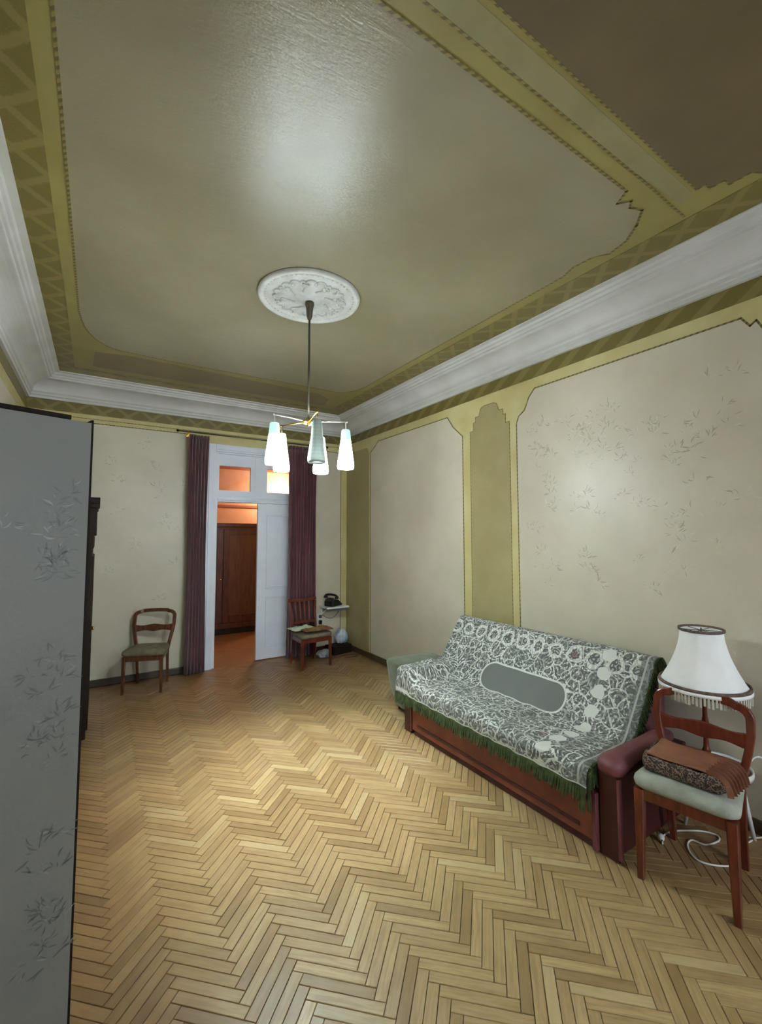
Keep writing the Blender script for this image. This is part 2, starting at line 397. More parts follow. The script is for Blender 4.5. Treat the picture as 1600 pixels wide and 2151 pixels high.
# ------------------------------------------------------------------ floor
fl = MB().box((XL-T, YN-T, -.08), (XR+T, YF, -.019)).build('floor', 'floor_joint')
struct(fl, 'herringbone oak parquet floor, paler in the middle', 'floor')
def clip(poly, x0, x1, y0, y1):
    for ax, lim, sg in ((0, x0, 1), (0, x1, -1), (1, y0, 1), (1, y1, -1)):
        out = []
        for i in range(len(poly)):
            a, b = poly[i], poly[(i+1) % len(poly)]; da, db = sg*(a[ax]-lim), sg*(b[ax]-lim)
            if da >= 0: out.append(a)
            if (da >= 0) != (db >= 0):
                t = da/(da-db); out.append((a[0]+t*(b[0]-a[0]), a[1]+t*(b[1]-a[1])))
        poly = out
        if len(poly) < 3: return []
    return poly
PL, PW = .276, .0435
def herring(x0, x1, y0, y1):
    q = 1/sqrt(2); res = []
    for m in range(-14, 14):
        for k in range(-160, 320):
            for kind in (0, 1):
                if kind == 0: u0, v0, lu, lv = k*PW-m*PL, k*PW+m*PL, PL, PW
                else: u0, v0, lu, lv = k*PW+PL-m*PL, k*PW+PW-PL+m*PL, PW, PL
                uc, vc = u0+lu/2, v0+lv/2
                cx, cy = .845+(vc-uc)*q, (uc+vc)*q
                if x0-.15 < cx < x1+.15 and y0-.15 < cy < y1+.15:
                    res.append((cx, cy, radians(135) if kind == 0 else radians(45)))
    return res
def plank_mesh(mb, L, Wd, tone, t2, uvo, tr=None, poly=None, th=.019, tones=None):
    g = .0012; c = .0014
    o = len(mb.v)
    if poly is None:
        a, b = L/2-g, Wd/2-g
        base = [(-a, -b), (a, -b), (a, b), (-a, b)]; top = [(-a+c, -b+c), (a-c, -b+c), (a-c, b-c), (-a+c, b-c)]
        vs = [(x, y, -th) for x, y in base]+[(x, y, -c*.8) for x, y in base]+[(x, y, 0) for x, y in top]
        fs = [(0, 1, 5, 4), (1, 2, 6, 5), (2, 3, 7, 6), (3, 0, 4, 7), (4, 5, 9, 8), (5, 6, 10, 9), (6, 7, 11, 10), (7, 4, 8, 11), (8, 9, 10, 11)]
    else:
        n = len(poly); vs = [(x, y, -th) for x, y in poly]+[(x, y, 0) for x, y in poly]
        fs = [(i, (i+1) % n, (i+1) % n+n, i+n) for i in range(n)]+[tuple(range(n, 2*n))]
    for i, p in enumerate(vs):
        mb.uv[o+i] = (p[0]+uvo[0], p[1]+uvo[1])
        if tones is not None: tones.append((tone, t2))
    mb.add([tr @ Vector(p) for p in vs] if tr is not None else vs, fs)
def tone_attr(me, tones):
    at = me.color_attributes.new('tone', 'FLOAT_COLOR', 'POINT')
    at.data.foreach_set('color', [c for t in tones for c in (t[0], t[1], 0, 1)])
variants = []
for i in range(24):
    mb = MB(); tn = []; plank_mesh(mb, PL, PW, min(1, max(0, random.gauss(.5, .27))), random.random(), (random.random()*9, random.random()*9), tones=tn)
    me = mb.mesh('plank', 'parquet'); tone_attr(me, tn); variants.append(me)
fw = Vector((sin(.5834)*cos(.064), cos(.5834)*cos(.064), sin(.064))); rt = Vector((cos(.5834), -sin(.5834), 0)); upv = rt.cross(fw)
cand = []; rest = []
EPS = .0006
for (cx, cy, an) in herring(XL, XR, YN, YF):
    hw = [(sx*PL/2, sy*PW/2) for sx, sy in ((-1, -1), (1, -1), (1, 1), (-1, 1))]
    cs = [(cx+x*cos(an)-y*sin(an), cy+x*sin(an)+y*cos(an)) for x, y in hw]
    inside = all(XL+EPS < x < XR-EPS and YN < y < YF for x, y in cs)
    d = Vector((cx, cy, -1.6)); z = d.dot(fw); vis = False
    if z > .3:
        px, py = 827+939*d.dot(rt)/z, 1063-939*d.dot(upv)/z
        vis = 140 < px < 1620 and py < 2170 and not (cx > 2.15 and 1.4 < cy < 3.1)
    if inside and vis: cand.append((z, cx, cy, an))
    else: rest.append((cx, cy, an, inside, cs))
cand.sort()
for (z, cx, cy, an) in cand[:300]:
    o = bpy.data.objects.new('plank', random.choice(variants)); COL.objects.link(o); o.parent = fl
    o.location = (cx, cy, random.uniform(-.0006, .0004)); o.rotation_euler = (random.gauss(0, .006), random.gauss(0, .0022), an+random.gauss(0, .0015))
mb = MB(); tn = []
for it in cand[300:]+rest:
    if len(it) == 4: cx, cy, an = it[1:]; inside = True; cs = None
    else: cx, cy, an, inside, cs = it
    tone = min(1, max(0, random.gauss(.5, .27))); t2 = random.random(); uvo = (random.random()*9, random.random()*9)
    if inside:
        tr = Matrix.Translation((cx, cy, random.uniform(-.0006, .0004))) @ Matrix.Rotation(an, 4, 'Z') @ Matrix.Rotation(random.gauss(0, .006), 4, 'X') @ Matrix.Rotation(random.gauss(0, .0022), 4, 'Y')
        plank_mesh(mb, PL, PW, tone, t2, uvo, tr=tr, tones=tn)
    else:
        p = clip(cs, XL+.001, XR-.001, YN+.001, YF-.001)
        if p: plank_mesh(mb, 0, 0, tone, t2, uvo, poly=p, tones=tn)
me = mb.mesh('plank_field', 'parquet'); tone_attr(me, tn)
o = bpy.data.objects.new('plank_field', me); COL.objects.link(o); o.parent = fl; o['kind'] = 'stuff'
# ------------------------------------------------------------------ walls
def wall_panel(mb, poly, fn, th, mi=0): mb.prism(poly, fn, 0.0, th, mi)
def offset_line(mb, pts, fn, w, th, closed=False, mi=0):
    n = len(pts); seg = n if closed else n-1
    for i in range(seg):
        a = Vector(pts[i]); b = Vector(pts[(i+1) % n]); d = (b-a); L = d.length
        if L < 1e-5: continue
        d /= L; nn = Vector((-d.y, d.x))*w/2; a2 = a-d*w*.4; b2 = b+d*w*.4
        mb.prism([tuple(a2-nn), tuple(b2-nn), tuple(b2+nn), tuple(a2+nn)], fn, 0.0, th, mi)
# right wall
wr = struct(MB().box((XR, YN, 0), (XR+T, YF+T, HC+.1)).build('wall_right', 'cream'), 'long right wall papered in beige panels framed with cream strips', 'wall')
fR = lambda y, z, d: (XR-d, y, z)
BZ = .075
P1 = [(5.11, BZ), (5.11, 2.70), (5.05, 2.73), (4.905, 2.82), (3.53, 2.82), (3.44, 2.70), (3.30, 2.58), (3.30, BZ)]
P2 = [(2.61, BZ), (2.61, 2.56), (2.585, 2.62), (2.52, 2.66), (2.47, 2.76), (2.41, 2.82), (.97, 2.82), (.93, 2.76), (.90, 2.78), (.86, 2.70), (.86, BZ)]
P3 = [(.30, BZ), (.30, 2.60), (.10, 2.82), (-2.1, 2.82), (-2.1, BZ)]
for p in (P1, P2, P3):
    MB().prism(p, fR, 0, .0016).build('wallpaper_panel', 'wall_beige', wr)
def pil(y0, y1):
    s = 1 if y1 > y0 else -1; a, b = min(y0, y1), max(y0, y1)
    return [(b, BZ), (b, 2.60), (b-.045, 2.60), (b-.045, 2.68), (b-.075, 2.68), (b-.075, 2.73), (b-.12, 2.73), (b-.15, 2.80), (b-.19, 2.815),
            (a+.19, 2.815), (a+.15, 2.80), (a+.12, 2.73), (a+.075, 2.73), (a+.075, 2.68), (a+.045, 2.68), (a+.045, 2.60), (a, 2.60), (a, BZ)]
for a, b in ((2.69, 3.19), (.34, .80)):
    MB().prism(pil(a, b), fR, 0, .0016).build('wallpaper_panel', 'pilaster', wr)
MB().prism([(5.795, BZ), (5.795, 2.78), (5.20, 2.78), (5.15, 2.70), (5.15, BZ)], fR, 0, .0014).build('wallpaper_panel', 'pilaster', wr)
mb = MB()
for p in (P1, P2): offset_line(mb, p, fR, .011, .0026)
offset_line(mb, pil(2.69, 3.19), fR, .006, .0024)
mb.build('rope_border', 'rope', wr)
MB().box((XR-.004, YN, HBB), (XR, YF, HB)).build('wallpaper_border', 'olive', wr)
# far wall with door opening
wf = MB()
wf.box((XL-T, YF, 0), (DX0, YF+T, HC+.1)); wf.box((DX1, YF, 0), (XR, YF+T, HC+.1)); wf.box((DX0, YF, DZ1+.06), (DX1, YF+T, HC+.1))
wf = struct(wf.build('wall_far', 'cream'), 'far wall with the doorway to the hall, beige panels in cream strips', 'wall')
fF = lambda x, z, d: (x, YF-d, z)
PF1 = [(-.56, BZ), (-.56, 2.62), (-.36, 2.82), (.93, 2.82), (1.02, 2.74), (1.02, BZ)]
PF2 = [(2.46, BZ), (2.46, 2.70), (2.54, 2.79), (2.84, 2.79), (2.905, 2.72), (2.905, BZ)]
for p in (PF1, PF2): MB().prism(p, fF, 0, .0016).build('wallpaper_panel', 'wall_beige', wf)
mb = MB()
for p in (PF1, PF2): offset_line(mb, p, fF, .010, .0026)
offset_line(mb, [(-.64, 2.865), (2.98, 2.865)], fF, .006, .0026)
mb.build('rope_border', 'rope', wf)
MB().box((XL, YF-.004, HBB), (XR-.004, YF, HB)).build('wallpaper_border', 'olive', wf)
# left wall
wl = struct(MB().box((XL-T, YN, 0), (XL, YF, HC+.1)).build('wall_left', 'cream'), 'left wall, papered cream, mostly hidden behind the tall grey partition', 'wall')
fL = lambda y, z, d: (XL+d, y, z)
MB().prism([(5.3, BZ), (5.3, 2.60), (5.1, 2.80), (3.0, 2.80), (2.8, 2.60), (2.8, BZ)], fL, 0, .0016).build('wallpaper_panel', 'wall_beige', wl)
MB().prism([(2.4, BZ), (2.4, 2.60), (2.2, 2.80), (-1.8, 2.80), (-2.0, 2.60), (-2.0, BZ)], fL, 0, .0016).build('wallpaper_panel', 'wall_beige', wl)
MB().box((XL, YN, HBB), (XL+.004, YF, HB)).build('wallpaper_border', 'olive', wl)
# near wall (behind the camera) with two window openings
wn = MB(); xs = [XL-T, -.15, .85, 1.55, 2.55, XR+T]
for a, b in ((xs[0], xs[1]), (xs[2], xs[3]), (xs[4], xs[5])): wn.box((a, YN-T, 0), (b, YN, HC+.1))
for a, b in ((xs[1], xs[2]), (xs[3], xs[4])): wn.box((a, YN-T, 0), (b, YN, .9)); wn.box((a, YN-T, 2.6), (b, YN, HC+.1))
struct(wn.build('wall_near', 'wall_beige'), 'wall with two windows behind the viewer', 'wall')
for i, (a, b) in enumerate(((xs[1], xs[2]), (xs[3], xs[4]))):
    w = struct(thing('window_%d' % (i+1), 'white framed window behind the viewer, %s one' % ('left' if i == 0 else 'right'), 'window', ((a+b)/2, YN-.1, .9)))
    h = (b-a)/2; m = MB()
    for s in (-1, 1): m.box((s*h-.06 if s > 0 else -h, -.03, 0), (h if s > 0 else -h+.06, .03, 1.7))
    m.box((-h+.06, -.03, 0), (h-.06, .03, .06)); m.box((-h+.06, -.03, 1.64), (h-.06, .03, 1.7)); m.box((-.03, -.03, .06), (.03, .03, 1.64))
    m.build('window_frame', 'white_paint', w)
    for s in (-1, 1): MB().box((.03 if s > 0 else -h+.06, -.004, .06), (h-.06 if s > 0 else -.03, .004, 1.64)).build('pane', 'glass', w)
# ------------------------------------------------------------------ ceiling
ce = struct(MB().box((XL-T, YN-T, HC), (XR+T, YF+T, HC+.12)).build('ceiling', 'ceil_yellow'), 'ceiling papered with a glossy beige field inside olive and yellow strips', 'ceiling')
fC = lambda x, y, d: (x, y, HC-d)
field = [(-.175, 1.10), (-.175, 3.95)]+[(-.165+.30*(1-cos(t))*1.0, 4.02+.60*sin(t)) for t in (0.15, .35, .55, .8, 1.05, 1.3, 1.57)]+\
        [(.50, 4.645), (2.28, 4.62), (2.36, 4.56), (2.42, 4.44), (2.445, 4.30), (2.445, 1.72), (2.41, 1.62), (2.42, 1.50), (2.47, 1.42), (2.44, 1.30), (2.36, 1.20), (2.27, 1.125), (2.20, 1.15), (2.16, 1.12), (2.12, 1.17), (2.08, 1.10)]
MB().prism(field, fC, 0, .002).build('ceiling_panel', 'ceil_field', ce)
box = [(-.08, 4.77), (.25, 4.71), (2.12, 4.80), (2.30, 4.92), (2.36, 5.20), (-.10, 5.20)]
MB().prism(box, fC, 0, .002).build('ceiling_panel', 'ceil_box', ce)
green = [(-.175, .93), (2.36, .93), (2.40, 1.00), (1.95, 1.02), (-.175, 1.02)]
MB().prism(green, fC, 0, .002).build('ceiling_panel', 'ceil_green', ce)
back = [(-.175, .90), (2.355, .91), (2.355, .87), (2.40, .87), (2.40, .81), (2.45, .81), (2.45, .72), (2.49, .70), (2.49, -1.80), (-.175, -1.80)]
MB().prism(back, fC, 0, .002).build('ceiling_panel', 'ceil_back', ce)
mb = MB()
offset_line(mb, field, fC, .012, .0035, True)
offset_line(mb, [(-.175, 1.022), (2.02, 1.022), (2.50, 1.03)], fC, .010, .003)
offset_line(mb, back[:9], fC, .007, .003)
mb.build('rope_border', 'rope', ce)
for a, b in (((-.3785, YN+.28, HC-.003), (-.245, 5.383, HC)), ((2.53, YN+.28, HC-.003), (2.728, 5.383, HC)), ((-.245, 5.325, HC-.003), (2.53, 5.383, HC))):
    MB().box(a, b).build('wallpaper_border', 'olive', ce)
# cornice, one mitred run per wall
prof = [(0, HB-.002), (.028, HB-.002), (.030, HB+.022), (.040, HB+.028), (.042, HB+.050)]
prof += [(.055+.135*(1-cos(t))*1.0, HB+.062+.105*sin(t)) for t in [i*pi/2/8 for i in range(9)]]
prof += [(.196, HB+.170), (.200, HB+.186), (.214, HB+.188), (.222, HB+.206), (.236, HB+.210), (.244, HB+.228), (.28, HB+.230), (.281, HC+.001), (0, HC+.001)]
def corner(i, d):
    return ((XL+d, YN+d), (XR-d, YN+d), (XR-d, YF-d), (XL+d, YF-d))[i % 4]
for i, (nm, sd) in enumerate((('trim_1', 'near'), ('trim_2', 'right'), ('trim_3', 'far'), ('trim_4', 'left'))):
    vs = []; 
    for d, z in prof: a = corner(i, d); b = corner(i+1, d); vs += [(a[0], a[1], z), (b[0], b[1], z)]
    n = len(prof); fs = [(2*k, 2*k+1, (2*k+3) % (2*n), (2*k+2) % (2*n)) for k in range(n)]+[tuple(2*k for k in range(n)), tuple(2*k+1 for k in range(n))]
    struct(MB().add(vs, fs).build(nm, 'cornice'), 'white moulded plaster cornice along the %s wall' % sd, 'cornice')
# baseboards
def baseboard(nm, a, b, lab):
    struct(MB().box(a, b).build(nm, 'baseboard', bevel=.006), lab, 'baseboard')
baseboard('baseboard_right', (XR-.018, YN, .001), (XR, YF-.02, .075), 'dark brown baseboard along the right wall behind the sofa')
baseboard('baseboard_far', (XL, YF-.018, .001), (DX0-.09, YF, .075), 'grey brown baseboard of the far wall left of the doorway')
baseboard('baseboard_far.001', (DX1+.09, YF-.018, .001), (XR-.018, YF, .075), 'short dark baseboard of the far wall right of the doorway')
baseboard('baseboard_left', (XL, YN, .001), (XL+.018, YF-.02, .075), 'dark baseboard along the left wall')
# ------------------------------------------------------------------ floral prints on the wallpaper
def sprig(mb, fn, a0, b0, s, rnd, d=.0022, ang=None):
    """a spray of curved leaves and buds lying on the paper"""
    base = rnd.uniform(-.6, .6) if ang is None else ang
    for k in range(rnd.randint(7, 11)):
        th = base+rnd.uniform(-1.9, 1.9)+pi/2; L = s*rnd.uniform(.20, .5); off = s*rnd.uniform(.02, .55); w = L*rnd.uniform(.09, .2)
        cx, cy = a0+cos(th)*off, b0+sin(th)*off; th2 = th+rnd.uniform(-.8, .8); bend = rnd.uniform(-.35, .35)
        top, bot = [], []
        for i in range(5):
            t = i/4; x = t*L; y = bend*L*t*(1-t)*2; ww = w*sin(pi*min(.98, t*.9+.06))/2
            top.append((x, y+ww)); bot.append((x, y-ww))
        poly = top+bot[::-1]
        poly = [(cx+x*cos(th2)-y*sin(th2), cy+x*sin(th2)+y*cos(th2)) for x, y in poly]
        n = len(poly); mb.add([fn(x, y, d) for x, y in poly], [tuple(range(n))], 0 if rnd.random() < .72 else 1)
def prints(parent, spots, fn, mats, name='floral_print', seed=3):
    rnd = random.Random(seed); mb = MB()
    for a, b, s in spots: sprig(mb, fn, a, b, s, rnd)
    o = mb.build(name, mats, parent); o['kind'] = 'stuff'; return o
rr = random.Random(11); sp = []
for (yc, zc) in ((2.38, 2.20), (2.05, 2.30), (1.75, 2.15), (2.25, 1.90), (1.95, 1.80), (2.45, 1.72), (1.62, 1.85), (2.1, 2.45), (1.80, 2.52), (1.38, 2.1), (1.2, 1.8), (2.35, 1.35), (2.0, 1.42), (1.45, 1.5), (1.1, 2.3), (2.42, 2.5), (1.55, 2.35)):
    for k in range(7): sp.append((yc+rr.gauss(0, .10), zc+rr.gauss(0, .11), rr.uniform(.05, .12)))
sp = [q for q in sp if .98 < q[0] < 2.5 and q[1] < 2.62]
prints(wr, sp, fR, ['print_dark', 'print_pale'])
sp = [(x+rr.gauss(0, .03), z+rr.gauss(0, .04), rr.uniform(.06, .12)) for x, z in ((.1, 2.45), (.62, 2.1), (.58, 2.35), (.2, 1.9), (.66, 1.75), (.35, 1.5), (.12, 1.2), (.75, 1.3), (.4, 2.6), (.85, 2.2), (.6, .9), (.15, 2.2), (.7, 1.72), (.55, 2.05)) for k in range(2)]
prints(wf, sp, fF, ['print_dark', 'print_pale'], seed=5)
# ------------------------------------------------------------------ doorway, door, transom
dr = struct(thing('door_1', 'white panelled double door with transom lights, left half open to the hall', 'door', ((DX0+DX1)/2, YF, 0)))
cx = (DX0+DX1)/2; hw = (DX1-DX0)/2
m = MB()
for s in (-1, 1):
    a, b = (-hw, -hw+.045) if s < 0 else (hw-.045, hw)
    m.box((a, 0, .0), (b, T, DZ1+.06))
m.box((-hw+.045, 0, DZ1), (hw-.045, T, DZ1+.06))
m.build('door_frame', 'white_paint', dr, bevel=.004)
m = MB()       # casing around the opening on the room side
for (a, b) in ((-hw-.085, -hw+.012), (hw-.012, hw+.085)): m.box((a, -.03, 0), (b, -.0005, DZ1+.11)); m.box((a+.018, -.042, 0), (b-.018, -.03, DZ1+.10))
m.box((-hw+.012, -.03, DZ1+.02), (hw-.012, -.0005, DZ1+.11)); m.box((-hw+.012, -.042, DZ1+.04), (hw-.012, -.03, DZ1+.10))
m.build('casing', 'white_paint', dr, bevel=.004)
m = MB().box((-hw+.045, .0, 2.015), (hw-.045, .09, 2.075)); m.box((-hw+.045, -.012, 2.035), (hw-.045, .0, 2.06))
m.build('transom_bar', 'white_paint', dr, bevel=.004)
# transom sash with two panes
w0 = [(1.236, 1.622), (1.84, 2.215)]; zt0, zt1 = 2.165, 2.475
m = MB(); xs = [DX0+.045, w0[0][0], w0[0][1], w0[1][0], w0[1][1], DX1-.045]
m.box((xs[0]-cx, .03, 2.075), (xs[5]-cx, .07, zt0)); m.box((xs[0]-cx, .03, zt1), (xs[5]-cx, .07, DZ1))
for a, b in ((0, 1), (2, 3), (4, 5)): m.box((xs[a]-cx, .03, zt0), (xs[b]-cx, .07, zt1))
m.box((xs[2]-cx+.06, .018, 2.10), (xs[2]-cx+.10, .03, DZ1-.02))
m.build('transom_sash', 'white_paint', dr)
for a, b in w0: MB().box((a-cx, .047, zt0), (b-cx, .053, zt1)).build('pane', 'glass', dr)
# right leaf, closed; recessed panels
LX0, LX1 = 1.725, DX1-.045
m = MB(); d0, d1 = .03, .07; pz = [(.16, .80), (.90, 1.87)]; pa, pb = LX0+.115, LX1-.10
m.box((LX0-cx, d0, .012), (pa-cx, d1, 2.012)); m.box((pb-cx, d0, .012), (LX1-cx, d1, 2.012))
m.box((pa-cx, d0, .012), (pb-cx, d1, .16)); m.box((pa-cx, d0, .80), (pb-cx, d1, .90)); m.box((pa-cx, d0, 1.87), (pb-cx, d1, 2.012))
leaf = m.build('door_leaf', 'white_paint', dr)
for a, b in pz:
    MB().box((pa-cx, d0+.016, a), (pb-cx, d1-.01, b)).build('door_panel', 'white_paint', leaf)
    q = MB()
    for u0, u1, v0, v1 in ((pa, pa+.022, a, b), (pb-.022, pb, a, b), (pa+.022, pb-.022, a, a+.022), (pa+.022, pb-.022, b-.022, b)): q.box((u0-cx, d0-.006, v0), (u1-cx, d0+.016, v1))
    q.build('panel_moulding', 'white_paint', leaf, bevel=.004)
# left leaf swung open into the hall
m = MB().box((0, 0, .012), (.045, .53, 2.012)); m.build('door_leaf', 'white_paint', dr, loc=(-hw-.055+.0, T+.005, 0), bevel=.004)
# ------------------------------------------------------------------ hall beyond the doorway
HY0, HY1, HX0, HX1, HH = YF+T, 8.25, .2, 3.3, 3.1
hf = MB().box((HX0, YF, -.08), (HX1, HY1, -.019)); hf = struct(hf.build('floor.001', 'floor_joint'), 'brown parquet floor of the hall beyond the doorway', 'floor')
mb = MB(); tn = []
for (x, y, an) in herring(HX0, HX1, YF, HY1):
    hwq = [(sx*PL/2, sy*PW/2) for sx, sy in ((-1, -1), (1, -1), (1, 1), (-1, 1))]
    cs = [(x+a*cos(an)-b*sin(an), y+a*sin(an)+b*cos(an)) for a, b in hwq]
    y0 = YF+.001
    for (xa, xb, ya, yb) in ((DX0+.046, DX1-.046, YF+.001, HY0), (HX0, HX1, HY0, HY1)):
        p = clip(cs, xa, xb, ya, yb)
        if p: plank_mesh(mb, 0, 0, random.random()*.6, random.random()*.9, (random.random()*9, random.random()*9), poly=p, tones=tn)
M['parquet_hall'] = floor_mat('brown_hall_parquet', srgb(122, 86, 48), srgb(144, 104, 62), srgb(100, 68, 38), .35)
me = mb.mesh('plank_field', 'parquet_hall'); tone_attr(me, tn); o = bpy.data.objects.new('plank_field', me); COL.objects.link(o); o.parent = hf; o['kind'] = 'stuff'
struct(MB().box((HX0, HY1, 0), (HX1, HY1+.1, HH)).build('wall_hall_back', 'orange_wall'), 'orange papered back wall of the hall', 'wall')
struct(MB().box((HX0-.1, HY0, 0), (HX0, HY1+.1, HH)).build('wall_hall_left', 'orange_wall'), 'orange hall wall on the left, out of sight', 'wall')
struct(MB().box((HX1, HY0, 0), (HX1+.1, HY1+.1, HH)).build('wall_hall_right', 'orange_wall'), 'orange hall wall on the right, out of sight', 'wall')
struct(MB().box((HX0-.1, HY0, HH), (HX1+.1, HY1+.1, HH+.1)).build('ceiling.001', 'orange_wall'), 'ceiling of the hall', 'ceiling')
m = MB().box((HX0, HY1-.02, 2.10), (HX1, HY1, 2.14)); m.box((HX0, HY1-.03, 2.78), (HX1, HY1, 2.82))
struct(m.build('trim_5', 'orange_dark'), 'narrow dark picture rail on the orange hall wall', 'trim')
l = bpy.data.lights.new('hall_bulb', 'POINT'); l.color = (1.0, .88, .64); l.energy = 38; l.shadow_soft_size = .08
o = bpy.data.objects.new('hall_bulb', l); COL.objects.link(o); o.location = (2.86, 7.92, 2.42)
# hall cabinet
hc = thing('hall_cabinet', 'dark mahogany cabinet with framed doors standing in the orange hall', 'cabinet', (1.75, 7.62, 0))
m = MB().box((-.70, 0, .10), (.70, .45, 1.74)); m.box((-.73, -.03, 1.74), (.73, .45, 1.80)); m.box((-.71, -.015, .10), (.71, 0, .17))
m.build('cabinet_body', 'hall_wood', hc, bevel=.006)
MB().box((-.66, .03, .0), (.66, .43, .10)).build('plinth', 'black', hc)
for a, b, lab in ((-.685, -.055, 0), (-.045, .685, 1)):
    q = MB(); z0, z1 = .19, 1.70; s = .09
    q.box((a, -.024, z0), (a+s, -.001, z1)); q.box((b-s, -.024, z0), (b, -.001, z1)); q.box((a+s, -.024, z0), (b-s, -.001, z0+s+.03)); q.box((a+s, -.024, z1-s), (b-s, -.001, z1))
    dd = q.build('cabinet_door', 'hall_wood', hc, bevel=.004)
    MB().box((a+s, -.012, z0+s+.03), (b-s, -.001, z1-s)).build('door_panel', 'hall_wood_light', dd)
    if lab == 0: MB().lathe([(0.001, 0), (.014, .004), (.016, .016), (.008, .026), (.001, .028)], 12).build('knob', 'brass', dd, loc=(b-.03, -.04, .88))
# ------------------------------------------------------------------ curtains and rod
def curtain(x0, x1, label, seed, topx=0.0):
    rnd = random.Random(seed); n = 9 if x1-x0 > .3 else 6; ph = rnd.random()*6
    t = thing('curtain', label, 'curtain', ((x0+x1)/2, 5.63, 0), 0, None)
    xm = (x0+x1)/2; w = x1-x0
    def fn(u, v):
        z = .03+v*2.745; squeeze = 1-.06*sin(pi*v)+topx*(v-.5)
        x = (u-.5)*w*squeeze+.006*sin(u*40+v*5)
        y = .026*sin(u*n*2*pi+ph+.5*sin(v*3))*(1+.25*sin(v*4+u*7))+.008*sin(u*n*4*pi+v*6)
        return (x, y, z)
    MB().grid(fn, n*14, 24).build('drape', 'curtain', t, solid=.003)
    h = MB().grid(lambda u, v: ((u-.5)*w*1.03, -.006+.022*sin(u*n*2*pi+ph)*1.1, 2.735+v*.045), n*10, 2).build('heading', 'curtain', t, solid=.006)
    return t
curtain(.855, 1.065, 'narrow maroon curtain hanging left of the doorway', 2)
curtain(2.065, 2.465, 'wide maroon curtain hanging right of the doorway behind a chair', 4, -.04)
rod = thing('curtain_rod', 'thin metal curtain rod over the doorway', 'curtain rod', (.74, 5.64, 2.815))
MB().tube([(0, 0, 0), (1.86, 0, 0)], .008, 10).build('rod', 'steel', rod)
for x in (-.012, 1.872): MB().lathe([(.001, -.016), (.012, -.01), (.016, 0), (.012, .01), (.001, .016)], 12).build('finial', 'dark_wood', rod, loc=(x, 0, 0))
for x in (.12, 1.78):
    MB().box((x-.006, 0, -.006), (x+.006, .155, .006)).box((x-.02, .15, -.03), (x+.02, .158, .03)).build('bracket', 'brass', rod)
MB().tube([(.088, -.006, -.008), (.088, -.012, -.05), (.083, -.008, -.085)], .0035, 8).build('pull_ring', 'brass', rod)
# ------------------------------------------------------------------ ceiling rosette and chandelier
RX, RY = 1.175, 2.84
ro = thing('ceiling_rosette', 'round white plaster ceiling rose with relief ornament', 'ceiling rose', (RX, RY, HC))
MB().lathe([(0.001, -.0), (.345, -.0), (.350, -.012), (.344, -.026), (.330, -.032), (.316, -.028), (.306, -.018), (.292, -.020), (.270, -.024), (.235, -.020), (.12, -.020), (.075, -.028), (.06, -.040), (.001, -.040)], 64).build('plaster_disc', 'rosette', ro)
m = MB()
for k in range(8):
    th = 2*pi*k/8+.2
    pts = [(cos(th+a)*r, sin(th+a)*r, -.024) for a, r in ((-.36, .225), (-.28, .245), (-.17, .238), (-.08, .215), (0, .235), (.08, .215), (.17, .238), (.28, .245), (.36, .225))]
    m.tube(catmull(pts, 3), .009, 6)
    m.tube(catmull([(cos(th-.2)*.11, sin(th-.2)*.11, -.024), (cos(th)*.15, sin(th)*.15, -.026), (cos(th+.15)*.19, sin(th+.15)*.19, -.024), (cos(th-.05)*.20, sin(th-.05)*.20, -.024)], 3), .008, 6)
    c = (cos(th)*.175, sin(th)*.175, -.022)
    m.lathe([(.001, -.012), (.012, -.008), (.018, 0)], 8, c)
    m.lathe([(.001, -.010), (.010, -.006), (.014, 0)], 8, (cos(th+.39)*.20, sin(th+.39)*.20, -.022))
m.build('relief_ornament', 'rosette', ro)
m = MB()
for k in range(56):
    th = 2*pi*k/56; m.lathe([(.001, -.007), (.006, -.004), (.0085, 0)], 6, (cos(th)*.300, sin(th)*.300, -.018))
m.build('bead_ring', 'rosette', ro)
ch = thing('chandelier', 'five-armed chandelier with frosted glass cone shades hanging from the ceiling rose', 'chandelier', (RX, RY, HC-.041))
HZ = 2.375-(HC-.041)
MB().lathe([(.001, 0), (.030, -.002), (.032, -.02), (.024, -.045), (.020, -.10), (.012, -.125), (.001, -.126)], 20).build('ceiling_cup', 'steel', ch)
MB().tube([(0, 0, -.12), (0, 0, HZ+.02)], .0075, 12).build('rod', 'steel', ch)
MB().lathe([(.001, .03), (.012, .028), (.018, .01), (.045, .004), (.048, -.006), (.03, -.02), (.010, -.028), (.001, -.03)], 24).build('hub', 'brass', ch, loc=(0, 0, HZ))
yaw = .5834
